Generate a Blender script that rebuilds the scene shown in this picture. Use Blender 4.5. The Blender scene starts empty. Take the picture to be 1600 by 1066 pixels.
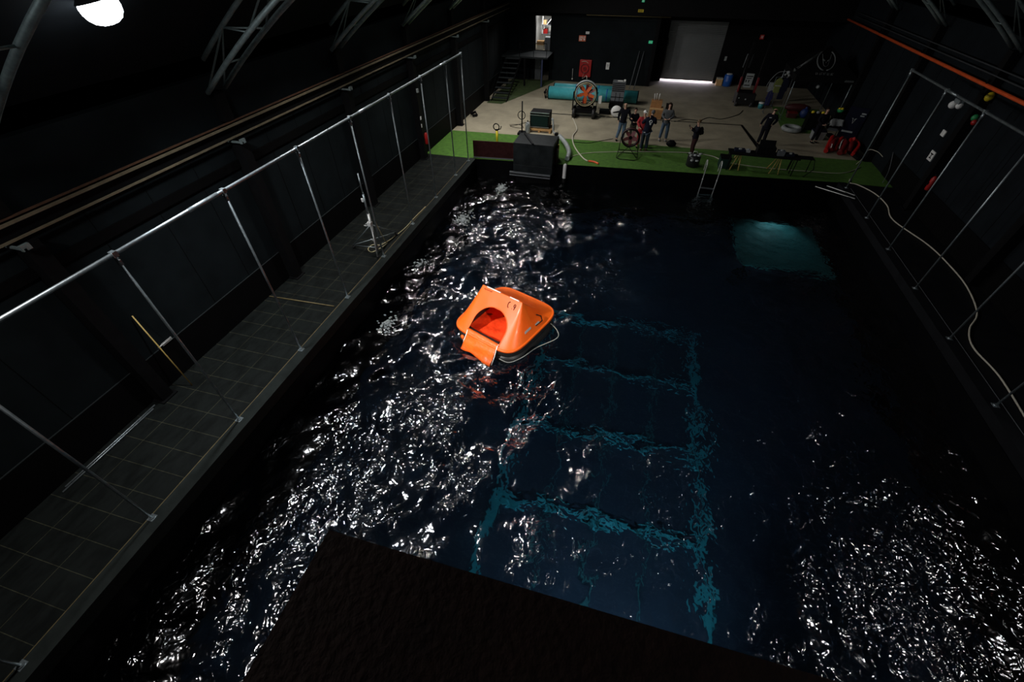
import bpy, bmesh, math, random
import numpy as np
from mathutils import Vector, Matrix, Quaternion
R = math.radians
PI = math.pi
scene = bpy.context.scene
COL = scene.collection

# ------------------------------------------------------------------ camera
YAW, PITCH, ROLL, FPX = R(-15.2149), R(43.9826), R(0.1724), 661.505
_f = Vector((math.sin(YAW)*math.cos(PITCH), math.cos(YAW)*math.cos(PITCH), -math.sin(PITCH)))
_r = Vector((math.cos(YAW), -math.sin(YAW), 0))
_d = _f.cross(_r)
_r2 = _r*math.cos(ROLL)+_d*math.sin(ROLL)
_d2 = _f.cross(_r2)
cam_d = bpy.data.cameras.new('camera')
cam_d.sensor_width = 36.0
cam_d.lens = FPX/1600*36
cam_d.clip_start = .05
cam_d.clip_end = 200
cam = bpy.data.objects.new('camera', cam_d)
COL.objects.link(cam)
cam.matrix_world = Matrix(((_r2.x, -_d2.x, -_f.x, 0), (_r2.y, -_d2.y, -_f.y, 0), (_r2.z, -_d2.z, -_f.z, 8.0), (0, 0, 0, 1)))
scene.camera = cam
scene.cycles.use_denoising = True
scene.cycles.use_adaptive_sampling = False
scene.cycles.caustics_refractive = False

# ------------------------------------------------------------------ world, exposure
w = bpy.data.worlds.new('world'); scene.world = w
w.use_nodes = True
w.node_tree.nodes['Background'].inputs[0].default_value = (.5, .65, .8, 1)
w.node_tree.nodes['Background'].inputs[1].default_value = 0.0
vs = scene.view_settings
vs.view_transform = 'Standard'; vs.look = 'None'; vs.exposure = 0.0; vs.gamma = 1.0; vs.use_curve_mapping = False

# ------------------------------------------------------------------ lights
def spot(name, loc, target, power, size, blend, radius, color=(1, 1, 1)):
    l = bpy.data.lights.new(name, 'SPOT'); l.energy = power; l.spot_size = R(size); l.spot_blend = blend
    l.shadow_soft_size = radius; l.color = color
    o = bpy.data.objects.new(name, l); COL.objects.link(o); o.location = loc
    o.rotation_euler = (Vector(target)-Vector(loc)).to_track_quat('-Z', 'Y').to_euler()
    return o
# flood lamps under the roof (their housings are built further down at the same places)
LAMPS = [  # location, target, watts
    ((-7.7, 5.85, 7.0), (-3.2, 8.5, -.9), 1150),
    ((-7.6, 11.6, 7.35), (-3.2, 12.0, -.9), 900),
    ((-7.6, 16.75, 7.35), (-3.2, 18.0, -.9), 850),
    ((-7.5, 21.9, 7.4), (-2.0, 24.0, 0), 1250),
    ((-6.5, 27.2, 7.8), (-3.0, 27.5, 0), 1000),
    ((10.75, 7.0, 4.9), (5.5, 4.0, -.9), 120),
    ((10.75, 3.0, 4.9), (5.5, 2.0, -.9), 110),
    ((-7.5, .9, 7.4), (-4.0, 2.0, -.9), 600),
]
for i, (p, t, e) in enumerate(LAMPS):
    spot('flood_light', p, t, e, 100 if i in (5, 6) else 150, .6, .13 if i in (5, 6) else .2, (1.0, .97, .94) if i else (.93, .97, 1.0))
# two narrow beams from the gantry side that pick out the raft
spot('follow_spot', (-7.5, 1.9, 7.3), (-2.8, 9.35, -.2), 8000, 18, .5, .15, (1, .97, .93))
spot('follow_spot', (5.2, .2, 8.7), (-2.7, 9.4, -.2), 5200, 15, .5, .15, (1, .97, .93))
# added underwater lights without fixtures, brightening the grid, floor and platform
spot('tank_fill_light', (.2, -2.6, -1.7), (.5, 5.5, -3.9), 740, 66, 1.0, .15, (.75, .95, 1))
spot('tank_fill_light', (2.6, -2.6, -1.7), (1.5, 8.0, -3.9), 850, 56, 1.0, .15, (.75, .95, 1))
spot('tank_fill_light', (6.7, 20.6, -1.3), (6.6, 17.6, -2.1), 46, 84, .9, .1, (.75, .95, 1))

# ------------------------------------------------------------------ materials
def mat(name, color, rough=.6, metal=0.0, var=0.0, scale=6.0, bump=0.0, bscale=40.0, spec=.5, emit=None, estr=0.0, coat=0.0, dark=.35):
    if spec == .5 and max(color) < .035: spec = .08   # matt black paint hardly shines
    m = bpy.data.materials.new(name); m.use_nodes = True
    nt = m.node_tree; b = nt.nodes['Principled BSDF']
    b.inputs['Base Color'].default_value = (*color, 1)
    b.inputs['Roughness'].default_value = rough
    b.inputs['Metallic'].default_value = metal
    b.inputs['Specular IOR Level'].default_value = spec
    b.inputs['Coat Weight'].default_value = coat
    if emit:
        b.inputs['Emission Color'].default_value = (*emit, 1)
        b.inputs['Emission Strength'].default_value = estr
    tc = nt.nodes.new('ShaderNodeTexCoord')
    if var > 0:
        n = nt.nodes.new('ShaderNodeTexNoise'); n.inputs['Scale'].default_value = scale; n.inputs['Detail'].default_value = 6
        n.inputs['Roughness'].default_value = .65
        nt.links.new(tc.outputs['Object'], n.inputs['Vector'])
        r = nt.nodes.new('ShaderNodeValToRGB')
        r.color_ramp.elements[0].position = .3; r.color_ramp.elements[1].position = .7
        r.color_ramp.elements[0].color = tuple(c*(1-var) for c in color)+(1,)
        r.color_ramp.elements[1].color = tuple(min(1, c*(1+var*.7)) for c in color)+(1,)
        nt.links.new(n.outputs['Fac'], r.inputs['Fac']); nt.links.new(r.outputs['Color'], b.inputs['Base Color'])
    if bump > 0:
        n2 = nt.nodes.new('ShaderNodeTexNoise'); n2.inputs['Scale'].default_value = bscale; n2.inputs['Detail'].default_value = 4
        bp = nt.nodes.new('ShaderNodeBump'); bp.inputs['Strength'].default_value = bump; bp.inputs['Distance'].default_value = .02
        nt.links.new(tc.outputs['Object'], n2.inputs['Vector']); nt.links.new(n2.outputs['Fac'], bp.inputs['Height'])
        nt.links.new(bp.outputs['Normal'], b.inputs['Normal'])
    return m

M = {}
M['galv'] = mat('galvanised', (.36, .41, .43), .42, .85, .3, 9)
M['galv_dull'] = mat('galvanised_dull', (.30, .37, .37), .5, .7, .3, 9)
M['steel'] = mat('steel', (.6, .6, .58), .38, .5, .2, 9)
M['black_wall'] = mat('black_wall', (.0062, .0088, .0100), .75, 0, .35, 1.3, .15, 18)
M['wall_right'] = mat('wall_right', (.0070, .0095, .012), .75, 0, .35, 1.3, .15, 18)
M['dado'] = mat('dado', (.002, .002, .0022), .7, 0, .3, 2)
M['black'] = mat('black', (.005, .005, .0055), .6, 0, .3, 6)
M['black_gloss'] = mat('black_gloss', (.012, .012, .013), .3, spec=.3)
M['rubber'] = mat('rubber', (.012, .012, .012), .45, 0, .2, 8, spec=.4)
M['roof'] = mat('roof', (.007, .009, .011), .8, 0, .3, 1)
M['concrete'] = mat('concrete', (.30, .265, .185), .8, 0, .28, .8, .25, 9)
M['rail_tan'] = mat('rail_tan', (.19, .155, .10), .5, .2, .3, 4)
M['galv_rust'] = mat('conduit_grey', (.05, .055, .06), .5, .2)
M['rust'] = mat('rust', (.09, .04, .02), .7, 0, .4, 6)
M['orange_pipe'] = mat('orange_pipe', (.75, .10, .02), .5, 0, .2, 3)
M['box_grey'] = mat('box_grey', (.014, .017, .018), .5, .1, .5, 2.2, .2, 12)
M['darkred'] = mat('darkred', (.028, .008, .008), .6, 0, .4, 5)
M['ply_dark'] = mat('ply_dark', (.05, .022, .016), .8, 0, .35, 7, .3, 30)
M['orange'] = mat('raft_orange', (1.0, .15, .010), .42, 0, .05, 2.5, .10, 5, coat=.25)
def _translucent(m, col, fac):
    nt = m.node_tree; b = nt.nodes['Principled BSDF']; tr = nt.nodes.new('ShaderNodeBsdfTranslucent'); tr.inputs['Color'].default_value = (*col, 1)
    mx = nt.nodes.new('ShaderNodeMixShader'); mx.inputs['Fac'].default_value = fac
    nt.links.new(b.outputs[0], mx.inputs[1]); nt.links.new(tr.outputs[0], mx.inputs[2]); nt.links.new(mx.outputs[0], nt.nodes['Material Output'].inputs['Surface'])
_translucent(M['orange'], (1.0, .12, .01), .22)
M['orange_flap'] = mat('raft_flap', (1.0, .125, .008), .4, 0, .12, 6, .8, 9)
M['red_int'] = mat('raft_interior', (1.0, .07, .015), .12, 0, .25, 6, .9, 10, coat=.6)
M['grey_tape'] = mat('grey_tape', (.45, .42, .4), .35, .2)
M['piping_and_highlight'] = mat('piping_and_highlight', (.9, .85, .8), .25, .1)  # white of the flap piping, also used for the painted ridge highlight
M['strap'] = mat('strap', (.02, .008, .004), .7)
M['rope'] = mat('rope', (.35, .36, .33), .8)
M['hose_yellow'] = mat('hose_yellow', (.42, .36, .2), .5, 0, .15, 8)
M['hose_pale'] = mat('hose_pale', (.5, .47, .38), .55)
M['white'] = mat('white', (.7, .7, .68), .5)
M['wood'] = mat('wood', (.45, .25, .09), .7, 0, .3, 10)
M['wood_yel'] = mat('wood_yellow', (.5, .35, .1), .6, 0, .2, 10)
M['wood_dull'] = mat('wood_dull', (.16, .12, .05), .7, 0, .3, 10)
M['red'] = mat('red', (.38, .010, .008), .45, 0, .2, 6)
M['red_dk'] = mat('red_dark', (.14, .006, .008), .5, 0, .3, 6)
M['red_fan'] = mat('red_fan', (.3, .02, .03), .45)
M['orange_fan'] = mat('orange_fan', (.85, .14, .02), .45)
M['cyan'] = mat('cyan', (.05, .34, .38), .5, 0, .18, 3, .2, 12)
M['blue'] = mat('blue', (.012, .09, .38), .45)
M['yellow'] = mat('yellow', (.65, .5, .02), .5)
M['hivis'] = mat('hivis', (.35, .42, .05), .6)
M['green'] = mat('green', (.02, .25, .08), .5)
M['grey'] = mat('grey', (.12, .13, .14), .5, .1, .2, 6)
M['grey_lt'] = mat('grey_light', (.28, .3, .3), .5, 0, .3, 6)
M['stair'] = mat('stair_steel', (.02, .024, .025), .6, .1)
M['sack'] = mat('sack_blue', (.004, .02, .10), .6)
M['maroon'] = mat('maroon', (.045, .004, .005), .6)
M['vest'] = mat('vest', (.12, .14, .03), .7)
M['shutter'] = mat('shutter', (.15, .16, .16), .5, .2, .1, 1.5)
M['skin'] = mat('skin', (.55, .32, .23), .5)
M['hair'] = mat('hair', (.02, .012, .008), .55)
M['hair_fair'] = mat('hair_fair', (.12, .07, .03), .55)
M['jeans'] = mat('jeans', (.07, .12, .19), .8, 0, .3, 9)
M['jeans_dk'] = mat('jeans_dark', (.03, .045, .075), .8, 0, .3, 9)
M['cloth_black'] = mat('cloth_black', (.008, .008, .012), .9)
M['cloth_navy'] = mat('cloth_navy', (.009, .011, .022), .9)
M['cloth_red'] = mat('cloth_red', (.32, .015, .02), .9)
M['cloth_grey'] = mat('cloth_grey', (.07, .075, .08), .9)
M['cloth_olive'] = mat('cloth_olive', (.05, .045, .03), .9)
M['cloth_maroon'] = mat('cloth_maroon', (.03, .012, .012), .9)
M['navy_panel'] = mat('navy_panel', (.005, .006, .016), .6)
M['lamp_glow'] = mat('lamp_glow', (.9, .9, .9), .5, emit=(.92, .97, 1), estr=16)
M['daylight'] = mat('daylight', (.9, .9, .9), .5, emit=(.9, .85, 1), estr=1.6)
M['grid'] = mat('grid_paint', (.02, .30, .42), .7, 0, .25, 3)
M['grid_dim'] = mat('grid_paint_dull', (.012, .12, .16), .7, 0, .25, 3)
M['deckpaint'] = mat('deck_paint', (.03, .30, .32), .7, 0, .25, 3)
M['foam'] = mat('foam', (.30, .33, .33), .5)
M['logo'] = mat('logo_grey', (.10, .11, .11), .7)
M['exit'] = mat('exit_green', (.02, .3, .12), .5, emit=(.05, .6, .3), estr=.35)

def turf_mat():
    m = mat('turf', (.055, .15, .010), .9, 0, .35, 5, .6, 160)
    return m
M['turf'] = turf_mat()

def tile_mat():
    m = bpy.data.materials.new('deck_tiles'); m.use_nodes = True; nt = m.node_tree; b = nt.nodes['Principled BSDF']
    tc = nt.nodes.new('ShaderNodeTexCoord'); mp = nt.nodes.new('ShaderNodeMapping')
    mp.inputs['Rotation'].default_value = (0, 0, 0); mp.inputs['Location'].default_value = (.37, .06, 0)
    nt.links.new(tc.outputs['Object'], mp.inputs['Vector'])
    br = nt.nodes.new('ShaderNodeTexBrick'); br.offset = 0; br.squash = 1
    br.inputs['Scale'].default_value = 1.0; br.inputs['Brick Width'].default_value = .8; br.inputs['Row Height'].default_value = .49
    br.inputs['Mortar Size'].default_value = .006; br.inputs['Mortar Smooth'].default_value = .2
    br.inputs['Color1'].default_value = (.0072, .0092, .0084, 1); br.inputs['Color2'].default_value = (.0085, .0105, .0096, 1)
    br.inputs['Mortar'].default_value = (.05, .05, .032, 1)
    nt.links.new(mp.outputs['Vector'], br.inputs['Vector'])
    n = nt.nodes.new('ShaderNodeTexNoise'); n.inputs['Scale'].default_value = 2.0; n.inputs['Detail'].default_value = 8; n.inputs['Roughness'].default_value = .7
    mp2 = nt.nodes.new('ShaderNodeMapping'); mp2.inputs['Scale'].default_value = (2.2, .8, 1)
    nt.links.new(tc.outputs['Object'], mp2.inputs['Vector']); nt.links.new(mp2.outputs['Vector'], n.inputs['Vector'])
    r = nt.nodes.new('ShaderNodeValToRGB'); r.color_ramp.elements[0].position = .38; r.color_ramp.elements[1].position = .56
    r.color_ramp.elements[0].color = (.35, .35, .35, 1); r.color_ramp.elements[1].color = (1, 1, 1, 1)
    nt.links.new(n.outputs['Fac'], r.inputs['Fac'])
    mx = nt.nodes.new('ShaderNodeMix'); mx.data_type = 'RGBA'; mx.blend_type = 'MULTIPLY'; mx.inputs['Factor'].default_value = .8
    nt.links.new(br.outputs['Color'], mx.inputs['A']); nt.links.new(r.outputs['Color'], mx.inputs['B'])
    nt.links.new(mx.outputs['Result'], b.inputs['Base Color'])
    b.inputs['Roughness'].default_value = .6; b.inputs['Specular IOR Level'].default_value = .12
    return m
M['tiles'] = tile_mat()
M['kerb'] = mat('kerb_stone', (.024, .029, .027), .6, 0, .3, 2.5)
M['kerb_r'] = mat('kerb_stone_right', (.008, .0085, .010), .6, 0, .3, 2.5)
M['pool_wall'] = mat('pool_wall', (.0012, .0013, .0018), .5, 0, .3, 2)

def pool_floor_mat():
    m = bpy.data.materials.new('pool_floor'); m.use_nodes = True; nt = m.node_tree; b = nt.nodes['Principled BSDF']
    tc = nt.nodes.new('ShaderNodeTexCoord'); n = nt.nodes.new('ShaderNodeTexNoise'); n.inputs['Scale'].default_value = .5; n.inputs['Detail'].default_value = 4
    nt.links.new(tc.outputs['Object'], n.inputs['Vector'])
    r = nt.nodes.new('ShaderNodeValToRGB')
    r.color_ramp.elements[0].position = .3; r.color_ramp.elements[1].position = .7
    r.color_ramp.elements[0].color = (.0012, .014, .042, 1); r.color_ramp.elements[1].color = (.0025, .024, .062, 1)
    nt.links.new(n.outputs['Fac'], r.inputs['Fac']); nt.links.new(r.outputs['Color'], b.inputs['Base Color'])
    b.inputs['Roughness'].default_value = .8
    return m
M['pool_floor'] = pool_floor_mat()

def water_mat():
    m = bpy.data.materials.new('water'); m.use_nodes = True; nt = m.node_tree; b = nt.nodes['Principled BSDF']
    b.inputs['Base Color'].default_value = (.72, .93, 1, 1)
    b.inputs['Roughness'].default_value = .13
    b.inputs['IOR'].default_value = 1.33
    b.inputs['Transmission Weight'].default_value = 1.0
    tc = nt.nodes.new('ShaderNodeTexCoord')
    n = nt.nodes.new('ShaderNodeTexNoise'); n.inputs['Scale'].default_value = 6.2; n.inputs['Detail'].default_value = 1.2; n.inputs['Roughness'].default_value = .45
    n.inputs['Distortion'].default_value = .6
    bp = nt.nodes.new('ShaderNodeBump'); bp.inputs['Strength'].default_value = .8; bp.inputs['Distance'].default_value = .06
    nt.links.new(tc.outputs['Object'], n.inputs['Vector']); nt.links.new(n.outputs['Fac'], bp.inputs['Height'])
    nt.links.new(bp.outputs['Normal'], b.inputs['Normal'])
    n3 = nt.nodes.new('ShaderNodeTexNoise'); n3.inputs['Scale'].default_value = .55; n3.inputs['Detail'].default_value = 2   # gusts
    mr = nt.nodes.new('ShaderNodeMapRange'); mr.inputs['From Min'].default_value = .38; mr.inputs['From Max'].default_value = .62
    mr.inputs['To Min'].default_value = .25; mr.inputs['To Max'].default_value = 1.15
    nt.links.new(tc.outputs['Object'], n3.inputs['Vector']); nt.links.new(n3.outputs['Fac'], mr.inputs['Value']); nt.links.new(mr.outputs['Result'], bp.inputs['Strength'])
    gl = nt.nodes.new('ShaderNodeBsdfGlossy'); gl.inputs['Roughness'].default_value = .08; gl.inputs['Color'].default_value = (1, .96, .98, 1)
    nt.links.new(bp.outputs['Normal'], gl.inputs['Normal'])
    mx = nt.nodes.new('ShaderNodeMixShader'); mx.inputs['Fac'].default_value = .095
    nt.links.new(b.outputs[0], mx.inputs[1]); nt.links.new(gl.outputs[0], mx.inputs[2])
    nt.links.new(mx.outputs[0], nt.nodes['Material Output'].inputs['Surface'])
    return m
M['water'] = water_mat()

# ------------------------------------------------------------------ mesh helpers
class B:
    def __init__(s): s.bm = bmesh.new()
    def _f(s, vs, smooth=False):
        try:
            f = s.bm.faces.new(vs); f.smooth = smooth; return f
        except ValueError: return None
    def box(s, c, size, rot=None, taper=1.0):
        hx, hy, hz = size[0]/2, size[1]/2, size[2]/2
        pts = []
        for z in (-1, 1):
            t = taper if z > 0 else 1
            for x, y in ((-1, -1), (1, -1), (1, 1), (-1, 1)):
                p = Vector((x*hx*t, y*hy*t, z*hz))
                if rot is not None: p = rot @ p
                pts.append(s.bm.verts.new(p+Vector(c)))
        for q in ((3, 2, 1, 0), (4, 5, 6, 7), (0, 1, 5, 4), (1, 2, 6, 5), (2, 3, 7, 6), (3, 0, 4, 7)):
            s._f([pts[i] for i in q])
        return s
    def ext(s, c0, c1): # box by corners
        a = Vector(c0); b = Vector(c1); return s.box((a+b)/2, [abs(b[i]-a[i]) for i in range(3)])
    def prism(s, pts, z0, z1): # polygon extruded along z
        lo = [s.bm.verts.new((p[0], p[1], z0)) for p in pts]; hi = [s.bm.verts.new((p[0], p[1], z1)) for p in pts]
        n = len(pts); s._f(lo[::-1]); s._f(hi)
        for i in range(n): s._f([lo[i], lo[(i+1) % n], hi[(i+1) % n], hi[i]])
        return s
    def prof(s, pts, fn, a, b): # polygon (2D) extruded via fn(p, t)
        lo = [s.bm.verts.new(fn(p, a)) for p in pts]; hi = [s.bm.verts.new(fn(p, b)) for p in pts]
        n = len(pts); s._f(lo[::-1]); s._f(hi)
        for i in range(n): s._f([lo[i], lo[(i+1) % n], hi[(i+1) % n], hi[i]])
        return s
    def tube(s, pts, r, n=8, closed=False, caps=True, radii=None):
        P = [Vector(p) for p in pts]; m = len(P); rings = []
        nrm = None
        for i in range(m):
            if closed: t = (P[(i+1) % m]-P[i-1])
            else: t = (P[min(i+1, m-1)]-P[max(i-1, 0)])
            t.normalize()
            if nrm is None:
                nrm = t.orthogonal().normalized()
            else:
                nrm = (nrm-t*nrm.dot(t))
                nrm = nrm.normalized() if nrm.length > 1e-6 else t.orthogonal().normalized()
            bi = t.cross(nrm); rr = radii[i] if radii else r
            rings.append([s.bm.verts.new(P[i]+(nrm*math.cos(2*PI*k/n)+bi*math.sin(2*PI*k/n))*rr) for k in range(n)])
        L = m if closed else m-1
        for i in range(L):
            a, b = rings[i], rings[(i+1) % m]
            off = 0
            if closed and i == m-1: # find best alignment
                off = min(range(n), key=lambda o: (a[0].co-b[o].co).length)
            for k in range(n): s._f([a[k], a[(k+1) % n], b[(k+1+off) % n], b[(k+off) % n]], True)
        if not closed and caps: s._f(rings[0][::-1]); s._f(rings[-1])
        return s
    def cyl(s, p0, p1, r, r2=None, n=16):
        return s.tube([p0, p1], r, n, radii=[r, r if r2 is None else r2])
    def sphere(s, c, r, sc=(1, 1, 1), n=12, rot=None):
        m = n//2; rows = []
        for i in range(m+1):
            th = PI*i/m; row = []
            for k in range(n):
                if i in (0, m) and k: row.append(row[0]); continue
                p = Vector((math.sin(th)*math.cos(2*PI*k/n)*sc[0], math.sin(th)*math.sin(2*PI*k/n)*sc[1], math.cos(th)*sc[2]))*r
                if rot is not None: p = rot @ p
                row.append(s.bm.verts.new(p+Vector(c)))
            rows.append(row)
        for i in range(m):
            for k in range(n):
                q = [rows[i][k], rows[i+1][k], rows[i+1][(k+1) % n], rows[i][(k+1) % n]]
                u = []
                for v in q:
                    if v not in u: u.append(v)
                if len(u) > 2: s._f(u, True)
        return s
    def ring(s, c, Rr, r, ax='Y', n=32, m=8, a0=0, a1=2*PI):
        c = Vector(c); full = abs(a1-a0-2*PI) < 1e-6
        N = n if full else n+1; pts = []
        for i in range(N):
            a = a0+(a1-a0)*i/n; x, y = math.cos(a)*Rr, math.sin(a)*Rr
            pts.append(c+Vector({'Y': (x, 0, y), 'Z': (x, y, 0), 'X': (0, x, y)}[ax]))
        return s.tube(pts, r, m, closed=full)
    def lathe(s, c, prof, n=24, ax='Z'):
        c = Vector(c); rows = []
        for (r, h) in prof:
            rows.append([s.bm.verts.new(c+Vector({'Z': (r*math.cos(2*PI*k/n), r*math.sin(2*PI*k/n), h), 'Y': (r*math.cos(2*PI*k/n), h, r*math.sin(2*PI*k/n))}[ax])) for k in range(n)])
        for i in range(len(rows)-1):
            for k in range(n): s._f([rows[i][k], rows[i][(k+1) % n], rows[i+1][(k+1) % n], rows[i+1][k]], True)
        s._f(rows[0][::-1]); s._f(rows[-1])
        return s
    def done(s, name, m, parent=None, label=None, cat=None, group=None, kind=None, bevel=0):
        me = bpy.data.meshes.new(name)
        bmesh.ops.recalc_face_normals(s.bm, faces=s.bm.faces)
        s.bm.to_mesh(me); s.bm.free()
        me.materials.append(M[m] if isinstance(m, str) else m)
        o = bpy.data.objects.new(name, me); COL.objects.link(o)
        if parent: o.parent = parent
        if bevel:
            bv = o.modifiers.new('bevel', 'BEVEL'); bv.width = bevel; bv.segments = 2; bv.limit_method = 'ANGLE'
        tag(o, label, cat, group, kind); return o

def tag(o, label=None, cat=None, group=None, kind=None):
    if label: o['label'] = label
    if cat: o['category'] = cat
    if group: o['group'] = group
    if kind: o['kind'] = kind
    return o
def thing(name, label, cat, loc=(0, 0, 0), rz=0, group=None):
    o = bpy.data.objects.new(name, None); COL.objects.link(o); o.location = loc; o.rotation_euler = (0, 0, rz)
    o.empty_display_size = .2
    return tag(o, label, cat, group)
def copy_tree(o, parent=None):
    c = o.copy(); COL.objects.link(c)
    if parent: c.parent = parent
    for ch in list(o.children): copy_tree(ch, c)
    return c
def struct(b, name, m, parent=None, bevel=0):
    return b.done(name, m, parent, kind=None if parent else 'structure', bevel=bevel)
def solid(o, t, off=-1):
    s = o.modifiers.new('solid', 'SOLIDIFY'); s.thickness = t; s.offset = off; return o
def catmull(pts, k=8):
    P = [Vector(p) for p in pts]; P = [P[0]]+P+[P[-1]]; out = []
    for i in range(1, len(P)-2):
        a, b, c, d = P[i-1], P[i], P[i+1], P[i+2]
        for j in range(k):
            t = j/k
            out.append(.5*((2*b)+(-a+c)*t+(2*a-5*b+4*c-d)*t*t+(-a+3*b-3*c+d)*t**3))
    out.append(P[-2]); return out

WL = -0.9            # water level
XL, XR = -7.25, 9.15  # tank inner faces
XWL, XWR = -9.9, 11.3
Y0, Y1 = -4.0, 38.6
def yb(x): return 20.0+(x+7.25)*(1.5/16.4)          # far edge of the tank
def yt(x): return 23.6+(x+9.9)*(.9/21.2)            # far edge of the turf

# ------------------------------------------------------------------ the setting
struct(B().prism([(XWL, yt(XWL)), (XWR, yt(XWR)), (XWR, Y1+.6), (XWL, Y1+.6)], -.3, 0), 'floor', 'concrete')
struct(B().prism([(XWL, 20.0), (XL, 20.0), (XL, yb(XL)), (XR, yb(XR)), (XWR, yb(XR)), (XWR, yt(XWR)), (XWL, yt(XWL))], -.3, .012), 'floor_turf', 'turf')
struct(B().ext((XWL, Y0, -.3), (-7.55, 20.0, 0)), 'floor_left', 'tiles')
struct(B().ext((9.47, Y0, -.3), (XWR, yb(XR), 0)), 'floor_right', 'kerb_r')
struct(B().ext((-7.55, -3.3, -4.2), (XL, 20.0, .025)), 'kerb_left', 'kerb')
struct(B().ext((-7.565, Y0, 0), (-7.55, 20.0, .03)), 'trim_10', 'wood_dull')
struct(B().ext((9.47, Y0, 0), (9.485, 20.9, .03)), 'trim_11', 'grey')
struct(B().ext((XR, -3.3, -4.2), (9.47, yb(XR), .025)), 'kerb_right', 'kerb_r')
struct(B().prism([(XL, yb(XL)+.004), (XR, yb(XR)+.004), (XR, yb(XR)+.3), (XL, yb(XL)+.3)], -4.2, -.301), 'wall_tank_far', 'pool_wall')
struct(B().prism([(XL, yb(XL)-.004), (XR, yb(XR)-.004), (XR, yb(XR)+.003), (XL, yb(XL)+.003)], -.33, .0), 'trim_1', 'pool_wall')
struct(B().ext((XL, -3.3, -4.2), (XR, -3.0, 0)), 'wall_tank_near', 'pool_wall')
struct(B().ext((XL, -3.0, -4.2), (XL+.012, 20.0, -.28)), 'wall_tank_left', 'pool_wall')
struct(B().ext((XR-.012, -3.0, -4.2), (XR, yb(XR), -.25)), 'wall_tank_right', 'pool_wall')
struct(B().prism([(XL, -3.0), (XR, -3.0), (XR, yb(XR)), (XL, yb(XL))], -4.2, -3.9), 'floor_tank', 'pool_floor')

# hall walls
struct(B().ext((XWL-.25, Y0, -.3), (XWL, Y1, 5.6)), 'wall_left', 'black_wall')
struct(B().ext((XWR, Y0, -.3), (XWR+.25, Y1, 5.6)), 'wall_right', 'wall_right')
struct(B().ext((XWL-.25, Y0-.2, -.3), (XWR+.25, Y0, 10.4)), 'wall_near', 'black_wall')
bw = B()
bw.ext((XWL, 36.0, 0), (-8.0, 36.25, 4.1)); bw.ext((-6.9, 36.0, 0), (.2, 36.25, 4.1))
bw.ext((-8.0, 36.0, 3.85), (-6.9, 36.25, 4.1)); bw.ext((-8.0, 36.0, 1.6), (-6.9, 36.25, 1.83))
struct(bw, 'wall_back_left', 'black_wall')
bw = B()
bw.ext((.2, 36.0, 0), (.45, 38.2, 4.1)); bw.ext((.2, 38.2, 0), (1.15, 38.45, 4.1)); bw.ext((4.93, 38.2, 0), (XWR, 38.45, 4.1)); bw.ext((1.15, 38.2, 3.6), (4.93, 38.45, 4.1))
struct(bw, 'wall_back_right', 'black')
struct(B().ext((.45, 38.0, 3.66), (1.15, 38.19, 4.0)).ext((.45, 37.9, 0), (1.18, 38.19, 2.6)), 'trim_2', 'black')
struct(B().ext((XWL, 35.4, 4.1), (XWR, 38.45, 10.4)), 'wall_back_upper', 'black')
# roof : shallow vault
X0 = (XWL+XWR)/2; HW = (XWR-XWL)/2
def arch(x, off=0): return 5.2+4.1*(1-((x-X0)/HW)**2)+off
pts = [(X0+HW*math.sin(PI/2*t/14) if False else X0+HW*t/14, 0) for t in range(-14, 15)]
pr = [(x, arch(x, .78)) for x, _ in pts]+[(x, arch(x, .95)) for x, _ in reversed(pts)]
rb = B()
for i in range(len(pts)-1):
    x0, x1 = pts[i][0], pts[i+1][0]
    rb.prof([(x0, arch(x0, .78)), (x1, arch(x1, .78)), (x1, arch(x1, .95)), (x0, arch(x0, .95))], lambda p, t: Vector((p[0], t, p[1])), Y0, 35.4)
struct(rb, 'ceiling', 'roof')
# dado and wall seams
struct(B().ext((XWL, Y0, 0), (XWL+.025, 36, .93)), 'baseboard_left', 'dado')
struct(B().ext((XWR-.025, Y0, 0), (XWR, 23, .93)), 'baseboard_right', 'dado')
struct(B().ext((XWL, Y0, .93), (XWL+.03, 36, .945)), 'trim_3', 'stair')
tb = B()
for y in np.arange(-2.6, 35, 1.29): tb.ext((XWL, y, .95), (XWL+.006, y+.012, 4.2))
struct(tb, 'trim_4', 'dado')
tb = B()
for y in np.arange(-2.6, 35, 1.29): tb.ext((XWR-.006, y, .95), (XWR, y+.012, 4.2))
struct(tb, 'trim_5', 'dado')
struct(B().ext((XWL, Y0, 3.55), (XWL+.05, 36, 3.75)), 'trim_6', 'dado')
YC = [-1.15, 4.0, 9.15, 14.3, 19.45, 24.6, 29.75]
for y in YC:
    struct(B().ext((XWL, y-.14, 0), (XWL+.3, y+.14, 4.2)).ext((XWL, y-.14, 4.66), (XWL+.2, y+.14, 5.3)).ext((XWL, y-.2, 0), (XWL+.36, y+.2, .03)), 'column', 'black')
    struct(B().ext((XWR-.3, y-.14, 0), (XWR, y+.14, 5.3)).ext((XWR-.36, y-.2, 0), (XWR, y+.2, .03)), 'column', 'black')

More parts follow.
